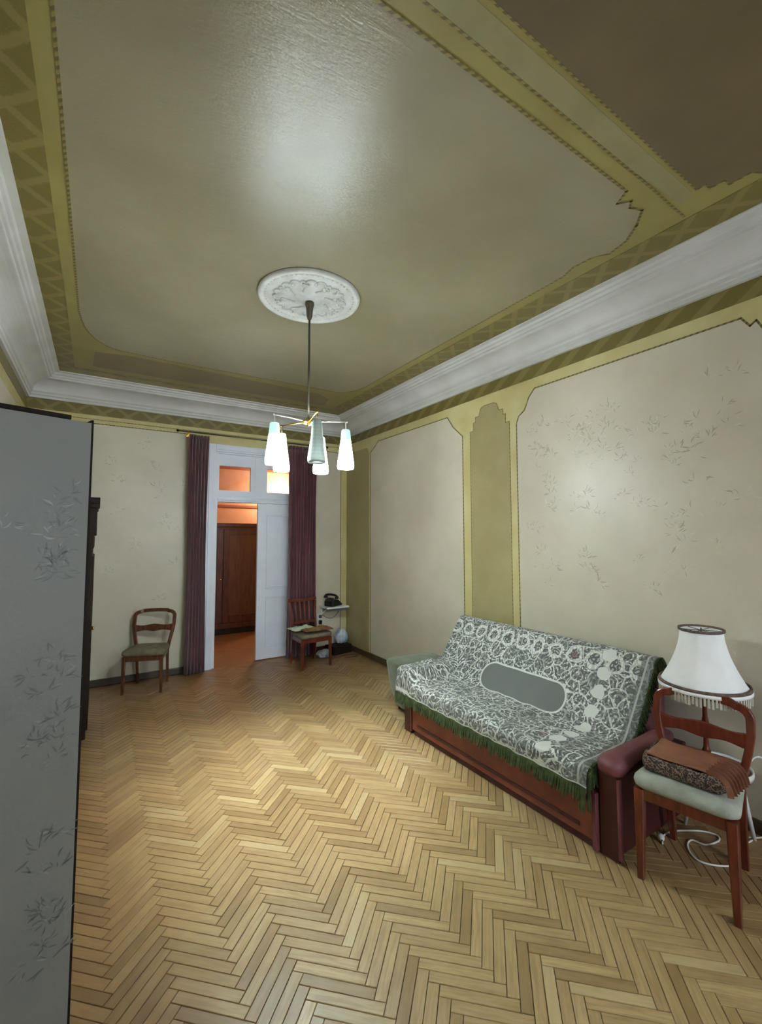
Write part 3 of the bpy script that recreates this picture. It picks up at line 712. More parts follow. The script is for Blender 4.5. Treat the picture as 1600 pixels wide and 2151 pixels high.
for i, azd in enumerate((-137, -67, 7, 80, 148)):
    az = radians(azd)-yaw      # angle measured from the camera's right axis
    r = .262; ex, ey = cos(az)*r, sin(az)*r
    ar = MB().tube([(cos(az)*.03, sin(az)*.03, HZ), (ex*.6, ey*.6, HZ+.005), (ex, ey, HZ+.004)], .0045, 8)
    ar.tube([(ex*.97, ey*.97, HZ+.004), (ex*.97, ey*.97, HZ-.055)], .0035, 8)
    ar.lathe([(.001, .008), (.007, .004), (.007, -.004), (.001, -.008)], 8, (ex, ey, HZ+.004))
    ar.build('arm', 'brass' if i in (1, 4) else 'chrome', ch)
    lit = i != 1
    pr = [(.004, 0), (.024, 0), (.029, -.006), (.032, -.03), (.038, -.10), (.047, -.17), (.055, -.225), (.057, -.255), (.053, -.272)]
    pr += [(.050, -.272), (.054, -.254), (.052, -.225), (.044, -.17), (.035, -.10), (.029, -.03), (.024, -.008), (.004, -.004)]
    s = MB().lathe(pr, 28).build('shade', 'shade_lit' if lit else 'shade_off', ch, loc=(ex*.97, ey*.97, HZ-.05))
    s['label'] = 'glowing frosted glass shade' if lit else 'unlit ribbed glass shade'
    if lit:
        b = MB().lathe([(.001, 0), (.012, -.004), (.013, -.03), (.022, -.055), (.026, -.075), (.020, -.096), (.001, -.104)], 14).build('bulb', 'shade_lit', s, loc=(0, 0, -.03))
        l = bpy.data.lights.new('chandelier_bulb', 'POINT'); l.color = (.93, .97, 1.0); l.energy = 26; l.shadow_soft_size = .022
        lo = bpy.data.objects.new('chandelier_bulb', l); COL.objects.link(lo); lo.parent = s; lo.location = (0, 0, -.165)
# ------------------------------------------------------------------ tall papered partition / wardrobe on the left
ww = .58; wr_ang = radians(18)
wd = thing('wardrobe', 'tall wardrobe covered in grey floral wallpaper at the left edge', 'wardrobe', (-.020, 1.596, 0), wr_ang)
m = MB().box((-ww, .012, .0), (-.010, .25, 1.935)); m.build('wardrobe_body', 'dark_wood', wd)
MB().box((-ww, 0, .01), (-.008, .0115, 1.935)).build('papered_panel', 'ward_paper', wd)
MB().box((-.0075, .0005, .0), (-.002, .25, 1.945)).build('edge_strip', 'dark_wood', wd)
MB().box((-ww, -.004, 1.936), (-.06, .25, 1.948)).build('top_edge', 'dark_wood', wd)
fW = lambda a, b, d: (a, -d+.001, b)
rr = random.Random(21)
sp = [(-.055+rr.gauss(-.02, .022), z+rr.gauss(0, .03), rr.uniform(.04, .075)) for z in (1.68, 1.66, 1.60, 1.53, 1.52, 1.50, 1.49, 1.30, 1.18, 1.16, 1.10, 1.07, 1.05, 1.03, .80, .70, .62, .58, .54, .52, .50) for k in range(2)]
sp += [(-.20, 1.62, .06), (-.22, 1.2, .06), (-.25, .9, .06)]
sp = [q for q in sp if q[0]+q[2]*.9 < .02 and q[0] < -.045]
prints(wd, sp, fW, ['ward_print', 'ward_pale'], seed=8)
# dark cabinet further along the left wall
dc = thing('dark_cabinet', 'tall dark wooden cabinet seen edge-on behind the papered wardrobe', 'cabinet', (XL+.02, 4.20, 0))
m = MB().box((0, 0, .06), (.606, .74, 1.50)); m.box((.0, .0, 0), (.56, .72, .06)); m.box((0, .0, 1.50), (.614, .735, 1.60)); m.build('lower_body', 'dark_wood', dc, bevel=.005)
m = MB().box((0, .01, 1.60), (.628, .73, 1.82)); m.box((0, -.01, 1.82), (.635, .75, 1.85)); m.box((0, -.02, 1.85), (.645, .76, 1.90)); m.build('upper_body', 'dark_wood', dc, bevel=.005)
for k in range(2):
    q = MB().box((.603, .02+k*.355, .12), (.618, .365+k*.355, 1.44)).build('cabinet_door', 'dark_wood', dc, bevel=.005)
    MB().lathe([(.001, 0), (.008, .002), (.010, .012), (.001, .02)], 10).build('knob', 'brass', q, loc=(.628, .33 if k == 0 else .41, .82))
# ------------------------------------------------------------------ chairs
def rounded_pad(w0, w1, d, z0, z1, r=.05, dome=.012, nseg=6):
    """upholstered seat: trapezoid with rounded corners, front width w0 at y=-d/2"""
    def outline(ins):
        pts = []
        cs = [(w0/2-ins, -d/2+ins, -90), (w1/2-ins, d/2-ins, 0), (-w1/2+ins, d/2-ins, 90), (-w0/2+ins, -d/2+ins, 180)]
        for x, y, a0 in cs:
            sx = 1 if x > 0 else -1; sy = 1 if y > 0 else -1
            for k in range(nseg+1):
                a = radians(a0+90*k/nseg); pts.append((x-sx*r+r*cos(a), y-sy*r+r*sin(a)))
        return pts
    rings = []; h = z1-z0
    for ins, z in ((.012, z0), (.0, z0+h*.18), (-.004, z0+h*.5), (.0, z0+h*.8), (.014, z1), (.05, z1+dome*.6), (.10, z1+dome)):
        rings.append([(x, y, z) for x, y in outline(max(ins, -.004))] if ins < .049 else [(x*(1-ins*2.2/w0*1.0), y*(1-ins*2.2/w0), z) for x, y in outline(.014)])
    vs = [p for r_ in rings for p in r_]; n = len(rings[0])
    fs = [(i*n+k, i*n+(k+1) % n, (i+1)*n+(k+1) % n, (i+1)*n+k) for i in range(len(rings)-1) for k in range(n)]
    fs += [tuple(range(n))[::-1], tuple(range((len(rings)-1)*n, len(rings)*n))]
    return MB().add(vs, fs, 0, True)
def make_chair(name, label, loc, rz, wood_m, seat_m, style='hoop', w=.40, d=.40, sz=.45, bt=.785, legw=.036, bw=None, sag=.0, lean=.07):
    t = thing(name, label, 'chair', loc, rz)
    w1 = w*.86; bw = bw or w*1.0
    rounded_pad(w, w1, d, sz-.065, sz-.008).build('seat', seat_m, t)
    # rails under the seat
    m = MB(); zt, zb = sz-.066, sz-.115
    fx, fy, bx, by = w/2-.025, -d/2+.025, w1/2-.02, d/2-.02
    m.box((-fx+.02, fy-.01, zb), (fx-.02, fy+.01, zt)); m.box((-bx+.015, by-.01, zb), (bx-.015, by+.01, zt))
    for s in (-1, 1): m.sweep([(s*fx, fy+.01, (zb+zt)/2), (s*bx, by-.01, (zb+zt)/2)], (.02, zt-zb), (0, 0, 1))
    m.build('seat_frame', wood_m, t)
    for s in (-1, 1):
        MB().sweep([(s*fx, fy, sz-.067), (s*fx, fy, sz-.13), (s*(fx+.004), fy-.004, .0)], [(legw, legw), (legw, legw), (legw*.68, legw*.68)], (0, 1, 0)).build('leg', wood_m, t)
        MB().sweep([(s*bx, by, sz-.067), (s*bx, by+.002, sz-.16), (s*(bx-.004), by+.045, 0)], [(legw*.9, legw*.95), (legw*.85, legw*.9), (legw*.68, legw*.7)], (0, 1, 0)).build('leg', wood_m, t)
    H = bt-sz; yb = lambda z: by+.004+lean*max(0, (z-sz))/H
    if style == 'hoop':
        half = bw/2
        for s in (-1, 1):
            pass
        pts = []; xw = lambda z: bx+(half-bx)*min(1, (z-sz+.07)/(H*.7))
        for z in (sz-.07, sz+.02, sz+H*.3, sz+H*.55): pts.append((xw(z), yb(z), z))
        for k in range(7):
            a = radians(15*k); R = .055; pts.append((half-R+R*cos(a), yb(bt-R+R*sin(a)), bt-R-.012+R*sin(a)))
        arc = [(x, yb(bt)+.012*(1-(x/half)**2), bt-.010+.012*(1-(x/half)**2)) for x in [half*.6-half*1.2*k/8 for k in range(9)]]
        full = [Vector(p) for p in pts]+[Vector(p) for p in arc]+[Vector((-p[0], p[1], p[2])) for p in pts[::-1]]
        sizes = [(.034, .026)]*4+[(.036, .024)]*7+[(.038, .022)]*9+[(.036, .024)]*7+[(.034, .026)]*4
        MB().sweep(full, sizes, (0, 1, 0)).build('back_frame', wood_m, t)
        # wavy middle rail
        zc = sz+H*.44; n = 24; vs = []; 
        xs = [(-1+2*k/n)*(xw(zc)-.010) for k in range(n+1)]; hwid = xs[-1]
        for x in xs:
            q = x/hwid; hgt = .030+.014*math.exp(-(q*2.6)**2)+.010*math.exp(-((abs(q)-1)*5)**2); low = .028+.006*cos(q*pi*2)
            y = yb(zc)+.012*(1-q*q)
            vs += [(x, y-.008, zc-low), (x, y-.008, zc+hgt), (x, y+.008, zc+hgt), (x, y+.008, zc-low)]
        fs = [(4*i+a, 4*i+(a+1) % 4, 4*(i+1)+(a+1) % 4, 4*(i+1)+a) for i in range(n) for a in range(4)]+[(0, 1, 2, 3), (4*n, 4*n+1, 4*n+2, 4*n+3)]
        MB().add(vs, fs).build('back_rail', wood_m, t, bevel=.003)
    else:
        half = bw/2
        for s in (-1, 1):
            MB().sweep([(s*bx, yb(sz-.07), sz-.07), (s*(bx+.005), yb(sz+H*.5), sz+H*.5), (s*half, yb(bt-.02), bt-.025)], (.030, .026), (0, 1, 0)).build('stile', wood_m, t)
        crest = [(x, yb(bt)+.018*(1-(x/half)**2), bt-.012+.016*(x/half)**2-.004) for x in [half*1.06-half*2.12*k/10 for k in range(11)]]
        MB().sweep(crest, (.040, .022), (0, 1, 0)).build('crest_rail', wood_m, t)
        zl = sz+.075
        MB().sweep([(-bx, yb(zl), zl), (0, yb(zl)+.01, zl), (bx, yb(zl), zl)], (.03, .018), (0, 1, 0)).build('back_rail', wood_m, t)
        for x in (-.09, -.03, .03, .09):
            MB().sweep([(x*.95, yb(zl)+.008, zl), (x*1.1, yb(bt)+.01, bt-.025)], (.024, .012), (0, 1, 0)).build('slat', wood_m, t)
    return t
make_chair('dining_chair', 'brown wooden chair with open rounded back and olive seat against the far wall', (.475, 5.44, 0), radians(-21), 'chair_wood_far', 'seat_olive', w=.40, d=.36, sz=.44, bt=.775, legw=.032)
make_chair('dining_chair', 'dark slat-backed wooden chair before the right curtain, cloths on its seat', (2.245, 5.30, 0), radians(4), 'chair_wood', 'seat_olive', 'slat', w=.42, d=.38, sz=.42, bt=.775, legw=.034, bw=.37)
make_chair('dining_chair', 'red-brown wooden chair with threadbare grey seat beside the sofa, lamp behind it', (2.385, 1.055, 0), radians(-79), 'chair_wood', 'seat_grey', w=.405, d=.41, sz=.475, bt=.772, legw=.042, bw=.40, lean=.035)
# bundle on the near chair
bd = thing('tapestry_bag', 'flat brown leather and dark tapestry bag lying on the grey seat of the near chair', 'bag', (2.365, 1.06, .4805), radians(-81))
def soft_box(w, d, h, r=.02, seed=1, amp=.004, nx=14, ny=12):
    rnd = random.Random(seed); ph = [rnd.random()*6 for _ in range(4)]
    vs = []; 
    def wob(x, y): return amp*(sin(x*30+ph[0])+sin(y*26+ph[1])+.6*sin((x+y)*44+ph[2]))
    m = MB()
    m.grid(lambda u, v: ((u-.5)*(w-2*r), (v-.5)*(d-2*r), h+wob(u*w, v*d)), nx, ny, 0)
    return m, wob
m, wob = soft_box(.33, .26, .068, .018, 4, .0022)
tp = m.build('leather_top', 'leather', bd, solid=.006)
def ringpt(k, n, w, d, r):
    P = (w-2*r)*2+(d-2*r)*2; s = (k % n)/n*P; a, b = w-2*r, d-2*r
    if s < a: return (-a/2+s, -b/2-r)
    s -= a
    if s < b: return (a/2+r, -b/2+s)
    s -= b
    if s < a: return (a/2-s, b/2+r)
    s -= a; return (-a/2-r, b/2-s)
n = 60; vs = []
for z, g in ((.001, -.004), (.016, .004), (.04, .007), (.060, .002), (.066, -.012)):
    for k in range(n):
        x, y = ringpt(k, n, .33, .26, .018); L = sqrt(x*x+y*y); q = 1+(g+.003*sin(k*1.7+z*90))/L; vs.append((x*q, y*q, z+.002*sin(k*.9)))
for k in range(n): vs[k] = (vs[k][0], vs[k][1], .0008)
fs = [(i*n+k, i*n+(k+1) % n, (i+1)*n+(k+1) % n, (i+1)*n+k) for i in range(4) for k in range(n)]+[tuple(range(n))[::-1]]
MB().add(vs, fs, 0, True).build('tapestry_side', 'tapestry', bd)
for k in range(7):      # fanned leather strips hanging at the right end
    x = .155+.004*k; y = -.13+.030*k
    pts = [(x-.06, y+.02, .073), (x-.01, y+.006, .076), (x+.018, y-.004, .058), (x+.030, y-.012, .030), (x+.034+.003*(k % 2), y-.016, .012)]
    MB().sweep(catmull(pts, 3), (.024, .0035), (0, 1, 0)).build('strap', 'leather', bd)
# cloths on the slat-backed chair
def crumple(fn_xy, w, d, z0, amp, seed, nu=18, nv=16, drop=None):
    rnd = random.Random(seed); p = [rnd.random()*6 for _ in range(6)]
    def f(u, v):
        x, y = (u-.5)*w, (v-.5)*d
        e = min(u, 1-u, v, 1-v)
        z = z0+amp*(sin(u*9+p[0])*sin(v*7+p[1])*.5+.35*sin(u*17+v*6+p[2])+.25*sin(v*19-u*5+p[3])+1)*min(1, e*6+.15)
        return fn_xy(x, y, z)
    return MB().grid(f, nu, nv)
gc = crumple(lambda x, y, z: (x, y, z), .30, .22, .006, .016, 3).build('folded_cloth', 'green_cloth', None, solid=.006, loc=(2.15, 5.345, .436)); gc.rotation_euler[2] = radians(8)
tag(gc, 'pale green folded cloth at the back of the slat-backed chair seat', 'cloth')
gc = crumple(lambda x, y, z: (x, y, z+max(0, .012)), .36, .16, .006, .020, 6).build('crumpled_cloth', 'ochre_cloth', None, solid=.008, loc=(2.27, 5.15, .432)); gc.rotation_euler[2] = radians(2)
tag(gc, 'ochre and brown crumpled cloth at the front of the slat-backed chair seat', 'cloth')
# ------------------------------------------------------------------ sofa
so = thing('sofa', 'maroon sofa with low padded arms standing along the right wall', 'sofa', (2.55, 2.2, 0))
SX = lambda x: x-2.55
SY = lambda y: y-2.2
m = MB().box((SX(2.15), SY(1.42), .045), (SX(2.93), SY(3.0), .29)); m.build('base', 'sofa_front', so, bevel=.006)
m = MB().box((SX(2.142), SY(1.50), .085), (SX(2.15), SY(2.93), .105)); m.box((SX(2.142), SY(1.42), .235), (SX(2.15), SY(3.0), .255)); m.build('front_moulding', 'sofa_dark', so, bevel=.003)
MB().box((SX(2.165), SY(1.43), .004), (SX(2.92), SY(2.99), .045)).build('plinth', 'sofa_dark', so)
MB().box((SX(2.135), SY(1.40), .01), (SX(2.165), SY(1.425), .29)).build('corner_post', 'sofa_vinyl', so, bevel=.004)
MB().box((SX(2.125), SY(1.425), .29), (SX(2.60), SY(3.0), .405)).build('seat_cushion', 'sofa_vinyl', so, bevel=.03, segs=4)
bk = [(2.50, .30), (2.84, .82), (2.93, .80), (2.95, .70), (2.93, .30)]
MB().prism([(SX(a), b) for a, b in bk], lambda a, b, d: (a, d, b), SY(1.435), SY(3.17)).build('backrest', 'sofa_vinyl', so, bevel=.02, segs=3)
for y0, y1 in ((1.272, 1.408), (3.012, 3.135)):
    t0 = MB().box((SX(2.19), SY(y0+.03), .03), (SX(2.88), SY(y1-.02), .40)); t0.build('arm_panel', 'sofa_dark', so, bevel=.004)
    MB().box((SX(2.16), SY(y0+.025), .004), (SX(2.19), SY(y1-.012), .42)).build('arm_post', 'sofa_dark', so, bevel=.004)
    MB().box((SX(2.155), SY(y0+.012), .02), (SX(2.180), SY(y0+.028), .40)).build('arm_piping', 'sofa_vinyl', so, bevel=.004)
    yc = (y0+y1)/2; ww_ = (y1-y0)/2; rings = []; n = 16
    for (x, ws, hs, zc) in ((2.128, .25, .3, .445), (2.140, .68, .75, .445), (2.165, .92, 1.05, .445), (2.20, 1.0, 1.15, .445), (2.25, .93, 1.0, .45), (2.32, .80, .80, .455), (2.45, .76, .72, .462), (2.62, .76, .72, .468), (2.72, .74, .70, .47), (2.74, .5, .45, .47)):
        rings.append([(SX(x), SY(yc)+ww_*ws*(abs(cos(2*pi*k/n))**.75)*(1 if cos(2*pi*k/n) >= 0 else -1), zc+.046*hs*(abs(sin(2*pi*k/n))**.8)*(1 if sin(2*pi*k/n) >= 0 else -1)) for k in range(n)])
    vs = [p for r_ in rings for p in r_]; L = len(rings)
    fs = [(i*n+k, i*n+(k+1) % n, (i+1)*n+(k+1) % n, (i+1)*n+k) for i in range(L-1) for k in range(n)]+[tuple(range(n)), tuple(range((L-1)*n, L*n))]
    MB().add(vs, fs, 0, True).build('arm_pad', 'sofa_vinyl', so)
# bedspread thrown over the sofa: profile from behind the back, over the top, down the back, along the seat and over the front edge
def cprof(s):
    s = s*TOT
    for i in range(1, len(cp)):
        if s <= acc[i]: t = (s-acc[i-1])/(acc[i]-acc[i-1]); return cp[i-1].lerp(cp[i], t)
    return cp[-1].copy()
CY0, CY1 = 1.425, 3.18
def cover(u, v):
    y = CY0+(CY1-CY0)*u; p = cprof(v); x, z = p.x, p.z
    seatness = 1 if x < 2.5 else max(0, 1-(x-2.5)/.12)
    # climbs over the far arm pad
    k = min(1, max(0, (y-2.93)/.08)); k = k*k*(3-2*k)
    if z > .30: z += k*seatness*.092*min(1, (z-.29)/.1)
    if x > 2.5: y2 = y
    # gentle folds
    z += .0035*(sin(y*23+x*9)+sin(y*41-x*17+1.3))*seatness*(1 if z > .38 else .3)+.002
    x -= .003+.003*sin(y*31+z*12)*(1-seatness)
    if z < .39 and x < 2.2: x -= .004*(1+sin(y*38)+.5*sin(y*71))
    # far end narrows slightly towards the front
    if x < 2.5 and u > .9: y -= (u-.9)*10*.03*(2.5-x)/.4
    return (x-2.55, y-2.2, z)
cv = thing('bedspread', 'cream and dark green floral bedspread with green fringe thrown over the sofa', 'bedspread', (2.55, 2.2, 0))
MB().grid(cover, 120, 90, 0, lambda u, v: (u*(CY1-CY0), v*TOT)).build('woven_cloth', 'cover', cv, solid=.005)
# fringe along front edge and near end
mb = MB(); rnd = random.Random(5)
def tassel(mb, p, L, dx=0, dy=0, w=.010):
    x, y, z = p; a = rnd.uniform(-.008, .008); b = rnd.uniform(-.006, .004)
    mb.add([(x-.003, y-w/2, z), (x+.003, y-w/2, z), (x+.003, y+w/2, z), (x-.003, y+w/2, z),
            (x+dx+b-.002, y+dy+a-w*.35, z-L), (x+dx+b+.002, y+dy+a-w*.35, z-L), (x+dx+b+.002, y+dy+a+w*.35, z-L), (x+dx+b-.002, y+dy+a+w*.35, z-L)],
           [(0, 1, 5, 4), (1, 2, 6, 5), (2, 3, 7, 6), (3, 0, 4, 7), (4, 5, 6, 7), (0, 3, 2, 1)])
N = 190
for i in range(N):
    u = (i+.5)/N; p = cover(u, .998); tassel(mb, (p[0]-.003, p[1], p[2]+.02), rnd.uniform(.055, .085)+(.05 if u < .02 else 0), -.012)
    tassel(mb, (p[0]+.002, p[1]+.004, p[2]+.015), rnd.uniform(.045, .07), .004)
o = mb.build('fringe', 'green_fringe', cv); o['kind'] = 'stuff'
mb = MB(); band = []
for i in range(150):
    v = .17+.82*i/150; p = cover(0, v); on_back = v < .60
    if v < .60: tassel(mb, (p[0], p[1]-.004, p[2]+.004), rnd.uniform(.05, .085), .026, -.010, .012)
    elif v > .87: tassel(mb, (p[0]+.012, p[1]-.006, p[2]+.005), rnd.uniform(.07, .12), -.01, -.006, .014)
o = mb.build('fringe', 'green_fringe', cv); o['kind'] = 'stuff'
# grey-green pouf past the far arm
pf = thing('pouf', 'grey-green upholstered pouf between the sofa and the room corner', 'pouf', (2.50, 3.42, 0), radians(-8))
m = MB(); rings = []; n = 32
for z, s in ((.05, .68), (.07, .72), (.16, .82), (.30, .93), (.40, .98), (.435, 1.0), (.45, .985), (.455, .9), (.458, .5)):
    ring = []
    for k in range(n):
        a = 2*pi*k/n; c, s_ = cos(a), sin(a); q = (abs(c)**5+abs(s_)**5)**(-.2); ring.append((c*q*.26*s, s_*q*.17*s, z))
    rings.append(ring)
vs = [p for r_ in rings for p in r_]; fs = [(i*n+k, i*n+(k+1) % n, (i+1)*n+(k+1) % n, (i+1)*n+k) for i in range(len(rings)-1) for k in range(n)]+[tuple(range(n)), tuple(range((len(rings)-1)*n, len(rings)*n))]
m.add(vs, fs, 0, True); m.build('cushion', 'pouf', pf)
for sx in (-1, 1):
    for sy in (-1, 1): MB().lathe([(.014, 0), (.020, .05), (.020, .052)], 10, (0, 0, 0), cap=True).build('leg', 'dark_wood', pf, loc=(sx*.13, sy*.08, .0))
# ------------------------------------------------------------------ lamp and its little table
LX, LY, TZ = 2.780, 1.155, .375
TX, TY = 2.79, 1.108
tb = thing('side_table', 'small round brown-topped table with white rim and legs behind the near chair', 'table', (TX, TY, 0))
MB().lathe([(.001, TZ-.022), (.138, TZ-.022), (.142, TZ-.016), (.142, TZ-.004), (.001, TZ-.002)], 40).build('table_top', 'leather', tb)
MB().lathe([(.142, TZ-.024), (.150, TZ-.024), (.153, TZ-.010), (.151, TZ+.006), (.146, TZ+.008), (.143, TZ-.002), (.142, TZ-.024)], 40).build('rim', 'white_lacquer', tb)
for a in (-38, 100, 215):
    c, s = cos(radians(a)), sin(radians(a)); MB().tube([(c*.10, s*.10, TZ-.022), (c*.165, s*.165, .0)], .014, 10, r1=.009).build('leg', 'white_lacquer', tb)
lp = thing('table_lamp', 'lamp with bell-shaped ivory fringed shade on a dark turned stem, behind the near chair', 'lamp', (LX, LY, TZ))
MB().lathe([(.001, 0), (.075, 0), (.078, .008), (.06, .018), (.024, .026), (.016, .045), (.022, .06), (.014, .075), (.011, .14), (.017, .17), (.020, .20), (.012, .24), (.010, .34), (.014, .36), (.008, .42), (.001, .425)], 20).build('stem', 'chair_wood', lp)
SB, ST = .405, .700
def shade_r(t): return .100+.108*(t**1.75)
NP = 8
vs = []; NZ = 14; npf = 8*6
for j in range(NZ+1):
    t = j/NZ; r = shade_r(t)
    for k in range(npf):
        a = 2*pi*k/npf+.3; loc_ = (k % 6)/6.0; q = cos(pi/NP)/cos((loc_-.5)*2*pi/NP); q = .35*q+.65
        vs.append((cos(a)*r*q, sin(a)*r*q, ST+(SB-ST)*t))
mbs = MB()
for j in range(NZ):
    for k in range(npf):
        mbs.f.append((j*npf+k, j*npf+(k+1) % npf, (j+1)*npf+(k+1) % npf, (j+1)*npf+k)); mbs.sm.append(True)
        mbs.mi.append(0)
mbs.v = vs
sh = mbs.build('lamp_shade', ['lampshade'], lp, solid=.003)
MB().lathe([(.106, ST-.004), (.110, ST-.002), (.110, ST+.010), (.104, ST+.010), (.104, ST-.004)], 32).build('braid', 'lamp_band', sh)
rb = shade_r(1)
MB().lathe([(rb-.004, SB+.022), (rb+.003, SB+.022), (rb+.006, SB+.008), (rb-.001, SB+.008), (rb-.004, SB+.022)], 48).build('braid', 'lamp_band', sh)
MB().lathe([(rb-.001, SB+.008), (rb+.007, SB+.008), (rb+.008, SB-.010), (rb-.001, SB-.010), (rb-.001, SB+.008)], 48).build('trim_ribbon', 'lampshade', sh)
m = MB()
for k in range(78):
    a = 2*pi*k/78; r = rb+.002; w = .0052
    t_ = Vector((-sin(a), cos(a), 0)); c = Vector((cos(a)*r, sin(a)*r, SB-.010)); nn = Vector((cos(a), sin(a), 0))*.002
    L = .045+.006*sin(k*2.1)
    vs = [c-t_*w-nn, c+t_*w-nn, c+t_*w+nn, c-t_*w+nn]; vs += [p+Vector((0, 0, -L))-nn*0 for p in vs]
    m.add(vs, [(0, 1, 5, 4), (1, 2, 6, 5), (2, 3, 7, 6), (3, 0, 4, 7), (4, 5, 6, 7), (0, 3, 2, 1)])
m.build('fringe', 'lampshade_dim', sh)
m = MB()
for a in (0, 60, 120): m.tube([(cos(radians(a))*.106, sin(radians(a))*.106, ST-.001), (-cos(radians(a))*.106, -sin(radians(a))*.106, ST-.001)], .002, 6)
m.tube([(0, 0, .42), (0, 0, ST+.012)], .004, 8); m.build('shade_carrier', 'steel', lp)
# crumpled plastic on the little table
def blob(sx, sy, sz, amp, seed, sub=3):
    bm = bmesh.new(); bmesh.ops.create_icosphere(bm, subdivisions=sub, radius=1); rnd = random.Random(seed)
    dirs = [(Vector((rnd.gauss(0, 1), rnd.gauss(0, 1), rnd.gauss(0, 1))).normalized(), rnd.uniform(2, 7), rnd.random()*6) for _ in range(9)]
    for v in bm.verts:
        k = 1+amp*sum(abs(sin(v.co.dot(d)*f+p)) for d, f, p in dirs)/9*2-amp
        v.co = Vector((v.co.x*sx*k, v.co.y*sy*k, (max(v.co.z, -.8)*k+.8)*sz))
    z = min(v.co.z for v in bm.verts)
    for v in bm.verts: v.co.z -= z
    bm.verts.index_update(); mb = MB(); mb.add([v.co for v in bm.verts], [tuple(w.index for w in f.verts) for f in bm.faces], 0, False); bm.free(); return mb
M['clear_plastic'] = plain('crinkled_clear_plastic', srgb(206, 216, 216), .2, srgb(168, 180, 184), 30, .5, 40)
o = blob(.042, .036, .026, .45, 4).build('plastic_wrapper', 'clear_plastic', None, loc=(2.70, 1.075, TZ+.001)); o.rotation_euler[2] = .6
tag(o, 'crumpled clear plastic wrapper on the small round table', 'wrapper')
# white cable on the floor with plug, and flex with switch hanging by the wall
cb = thing('extension_cable', 'white electric cable looping on the floor under the near chair', 'cable', (2.6, 1.15, .0))
R0 = .0045
pts = [(-.118, .105), (-.07, .130), (-.01, .134), (.05, .115), (.10, .085), (.165, .035), (.19, -.02), (.15, -.045), (.06, -.02), (.04, .035), (-.02, .030), (-.075, -.010), (-.095, -.060), (-.055, -.120), (.02, -.165), (.10, -.160), (.19, -.13), (.30, -.14)]
MB().tube(catmull([(x, y, R0+.0005) for x, y in pts], 8), R0, 8).build('cord', 'white_plastic', cb)
q = MB().lathe([(.004, 0), (.009, .004), (.016, .018), (.018, .030), (.012, .034), (.001, .034)], 12)
for s in (-1, 1): q.tube([(s*.0095, 0, .034), (s*.0095, 0, .052)], .0024, 6)
pg = q.build('plug', 'white_plastic', cb, loc=(-.114, .108, .019)); pg.rotation_euler = (radians(90), 0, radians(128))
fx = thing('lamp_flex', 'white lamp cord with inline switch hanging down behind the near chair', 'cable', (2.93, 1.0, 0))
pts = [(-.035, .01, .392), (.0, -.02, .43), (.04, -.055, .40), (.052, -.075, .30), (.052, -.08, .18), (.048, -.075, .10), (.02, -.02, .02), (-.02, .03, .006)]
MB().tube(catmull(pts, 8), .004, 8).build('cord', 'white_plastic', fx)
MB().box((-.009, -.009, -.028), (.009, .009, .028)).build('switch', 'white_plastic', fx, loc=(.0515, -.0795, .165), bevel=.005)
# ------------------------------------------------------------------ corner behind the slat-backed chair: shelf, telephone, sockets, bags
sf = thing('wall_shelf', 'small white shelf on the far wall in the corner right of the curtain', 'shelf', (2.745, YF-.003, .61))
MB().box((-.165, -.26, 0), (.165, 0, .022)).build('shelf_board', 'white_lacquer', sf, bevel=.003)
MB().box((-.15, -.24, -.035), (.15, -.22, 0)).build('grey_strip', 'plug_grey', sf)  # plain grey strip under the board, close to its front edge
for s in (-1, 1): MB().sweep([(s*.13, -.018, -.10), (s*.13, -.018, -.002)], (.014, .03), (0, 1, 0)).sweep([(s*.13, -.02, -.095), (s*.13, -.20, -.004)], (.012, .012), (1, 0, 0)).build('bracket', 'white_lacquer', sf)
ph = thing('telephone', 'black telephone on the small white shelf in the corner', 'telephone', (2.735, 5.665, .633), radians(25))
m = MB().prism([(-.11, .0), (.10, 0), (.105, .02), (.02, .085), (-.07, .10), (-.11, .07)], lambda a, b, d: (a, d, b), -.075, .075); m.build('body', 'black', ph, bevel=.012, segs=3)
hs = MB().tube(catmull([(-.05, -.10, .135), (-.055, -.07, .150), (-.06, 0, .158), (-.055, .07, .150), (-.05, .10, .135)], 5), .016, 10)
for s in (-1, 1): hs.lathe([(.001, .03), (.022, .028), (.030, .008), (.028, -.006), (.001, -.008)], 16, (-.05, s*.095, .112))
hs.build('handset', 'black', ph)
MB().box((-.075, -.04, .095), (-.04, .04, .114)).build('cradle', 'black', ph)
dl = MB().lathe([(.001, .008), (.030, .008), (.034, .002), (.034, 0)], 20).build('dial', 'plug_grey', ph, loc=(.045, 0, .070)); dl.rotation_euler = (0, radians(37), 0)
dl['label'] = 'grey dial'
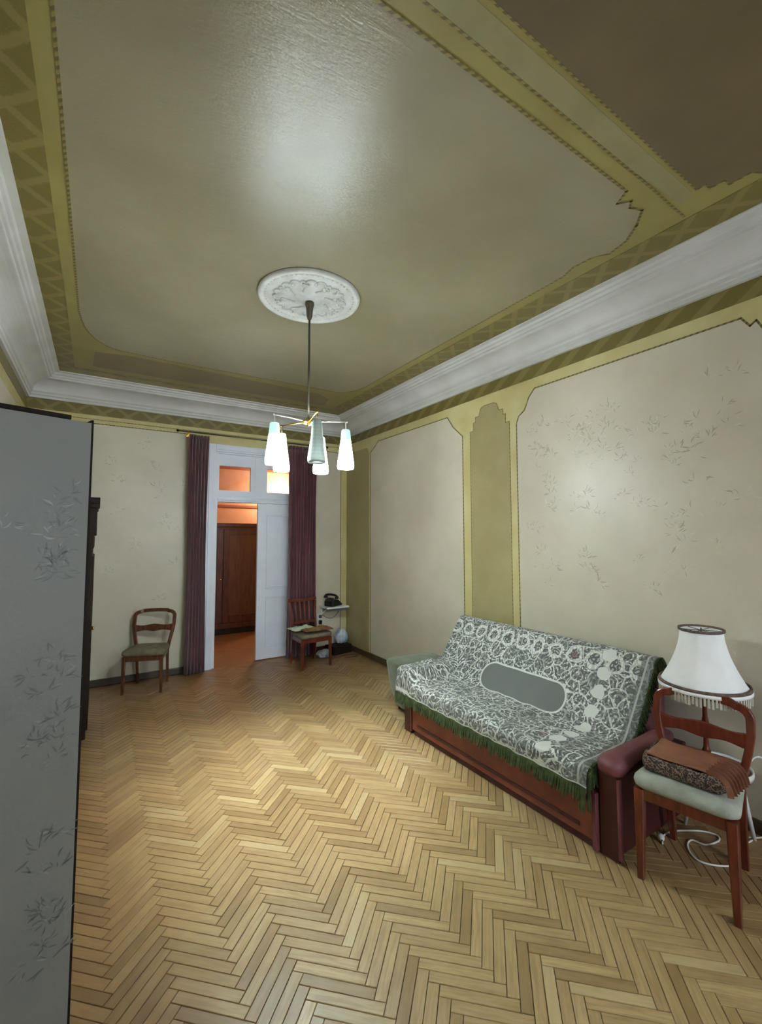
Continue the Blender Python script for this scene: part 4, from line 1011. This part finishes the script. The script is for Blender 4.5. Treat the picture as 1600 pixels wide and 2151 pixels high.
pc = thing('phone_cord', 'thin dark cord sagging under the white shelf', 'cable', (2.74, 5.70, .5))
MB().tube(catmull([(-.13, .09, .02), (-.06, .07, -.04), (.03, .07, -.055), (.11, .08, .0), (.15, .09, .09)], 6), .003, 6).build('cord', 'plug_grey', pc)
sk = thing('wall_socket', 'white wall socket with black adapter plugged in below the shelf', 'socket', (2.585, YF-.004, .44))
MB().box((-.035, -.012, -.07), (.035, 0, .08)).build('socket_plate', 'white_plastic', sk, bevel=.004)
MB().box((-.020, -.05, -.06), (.022, -.0125, -.005)).build('adapter', 'black', sk, bevel=.006)
MB().lathe([(.001, -.02), (.02, -.018), (.022, 0), (.020, .018), (.001, .02)], 14).build('plug', 'plug_grey', sk, loc=(0, -.035, .045))
o = blob(.085, .065, .10, .35, 9).build('plastic_bag', 'plastic_bag', None, loc=(2.84, 5.64, .115)); tag(o, 'white and blue plastic bag lying on the dark box in the corner', 'bag')
o = MB().box((-.16, -.10, 0), (.14, .10, .11)).build('cardboard_box', 'dark_wood', None, loc=(2.80, 5.62, .003), bevel=.006); o.rotation_euler[2] = radians(10); tag(o, 'low dark box on the floor in the corner behind the slat-backed chair', 'box')
o = blob(.09, .06, .05, .4, 12).build('plastic_bag', 'plastic_bag', None, loc=(2.52, 5.50, .002)); tag(o, 'small blue-white bag on the floor under the slat-backed chair', 'bag')
o = MB().tube(catmull([(2.55, 5.42, .004), (2.66, 5.38, .004), (2.78, 5.42, .004), (2.90, 5.40, .004), (2.93, 5.33, .004), (2.84, 5.30, .004), (2.74, 5.34, .004)], 6), .0035, 6).build('power_cord', 'black', None); tag(o, 'black cord lying loose on the floor in the far corner', 'cable')
# short curl of pale string on the floor at the wardrobe's foot
o = MB().tube(catmull([(-.20, 3.78, .004), (-.17, 3.83, .006), (-.13, 3.85, .012), (-.10, 3.80, .02), (-.12, 3.75, .012), (-.15, 3.76, .004)], 6), .0035, 6).build('string_curl', 'white_plastic', None)
tag(o, 'short curl of white string on the parquet beside the papered wardrobe', 'string')
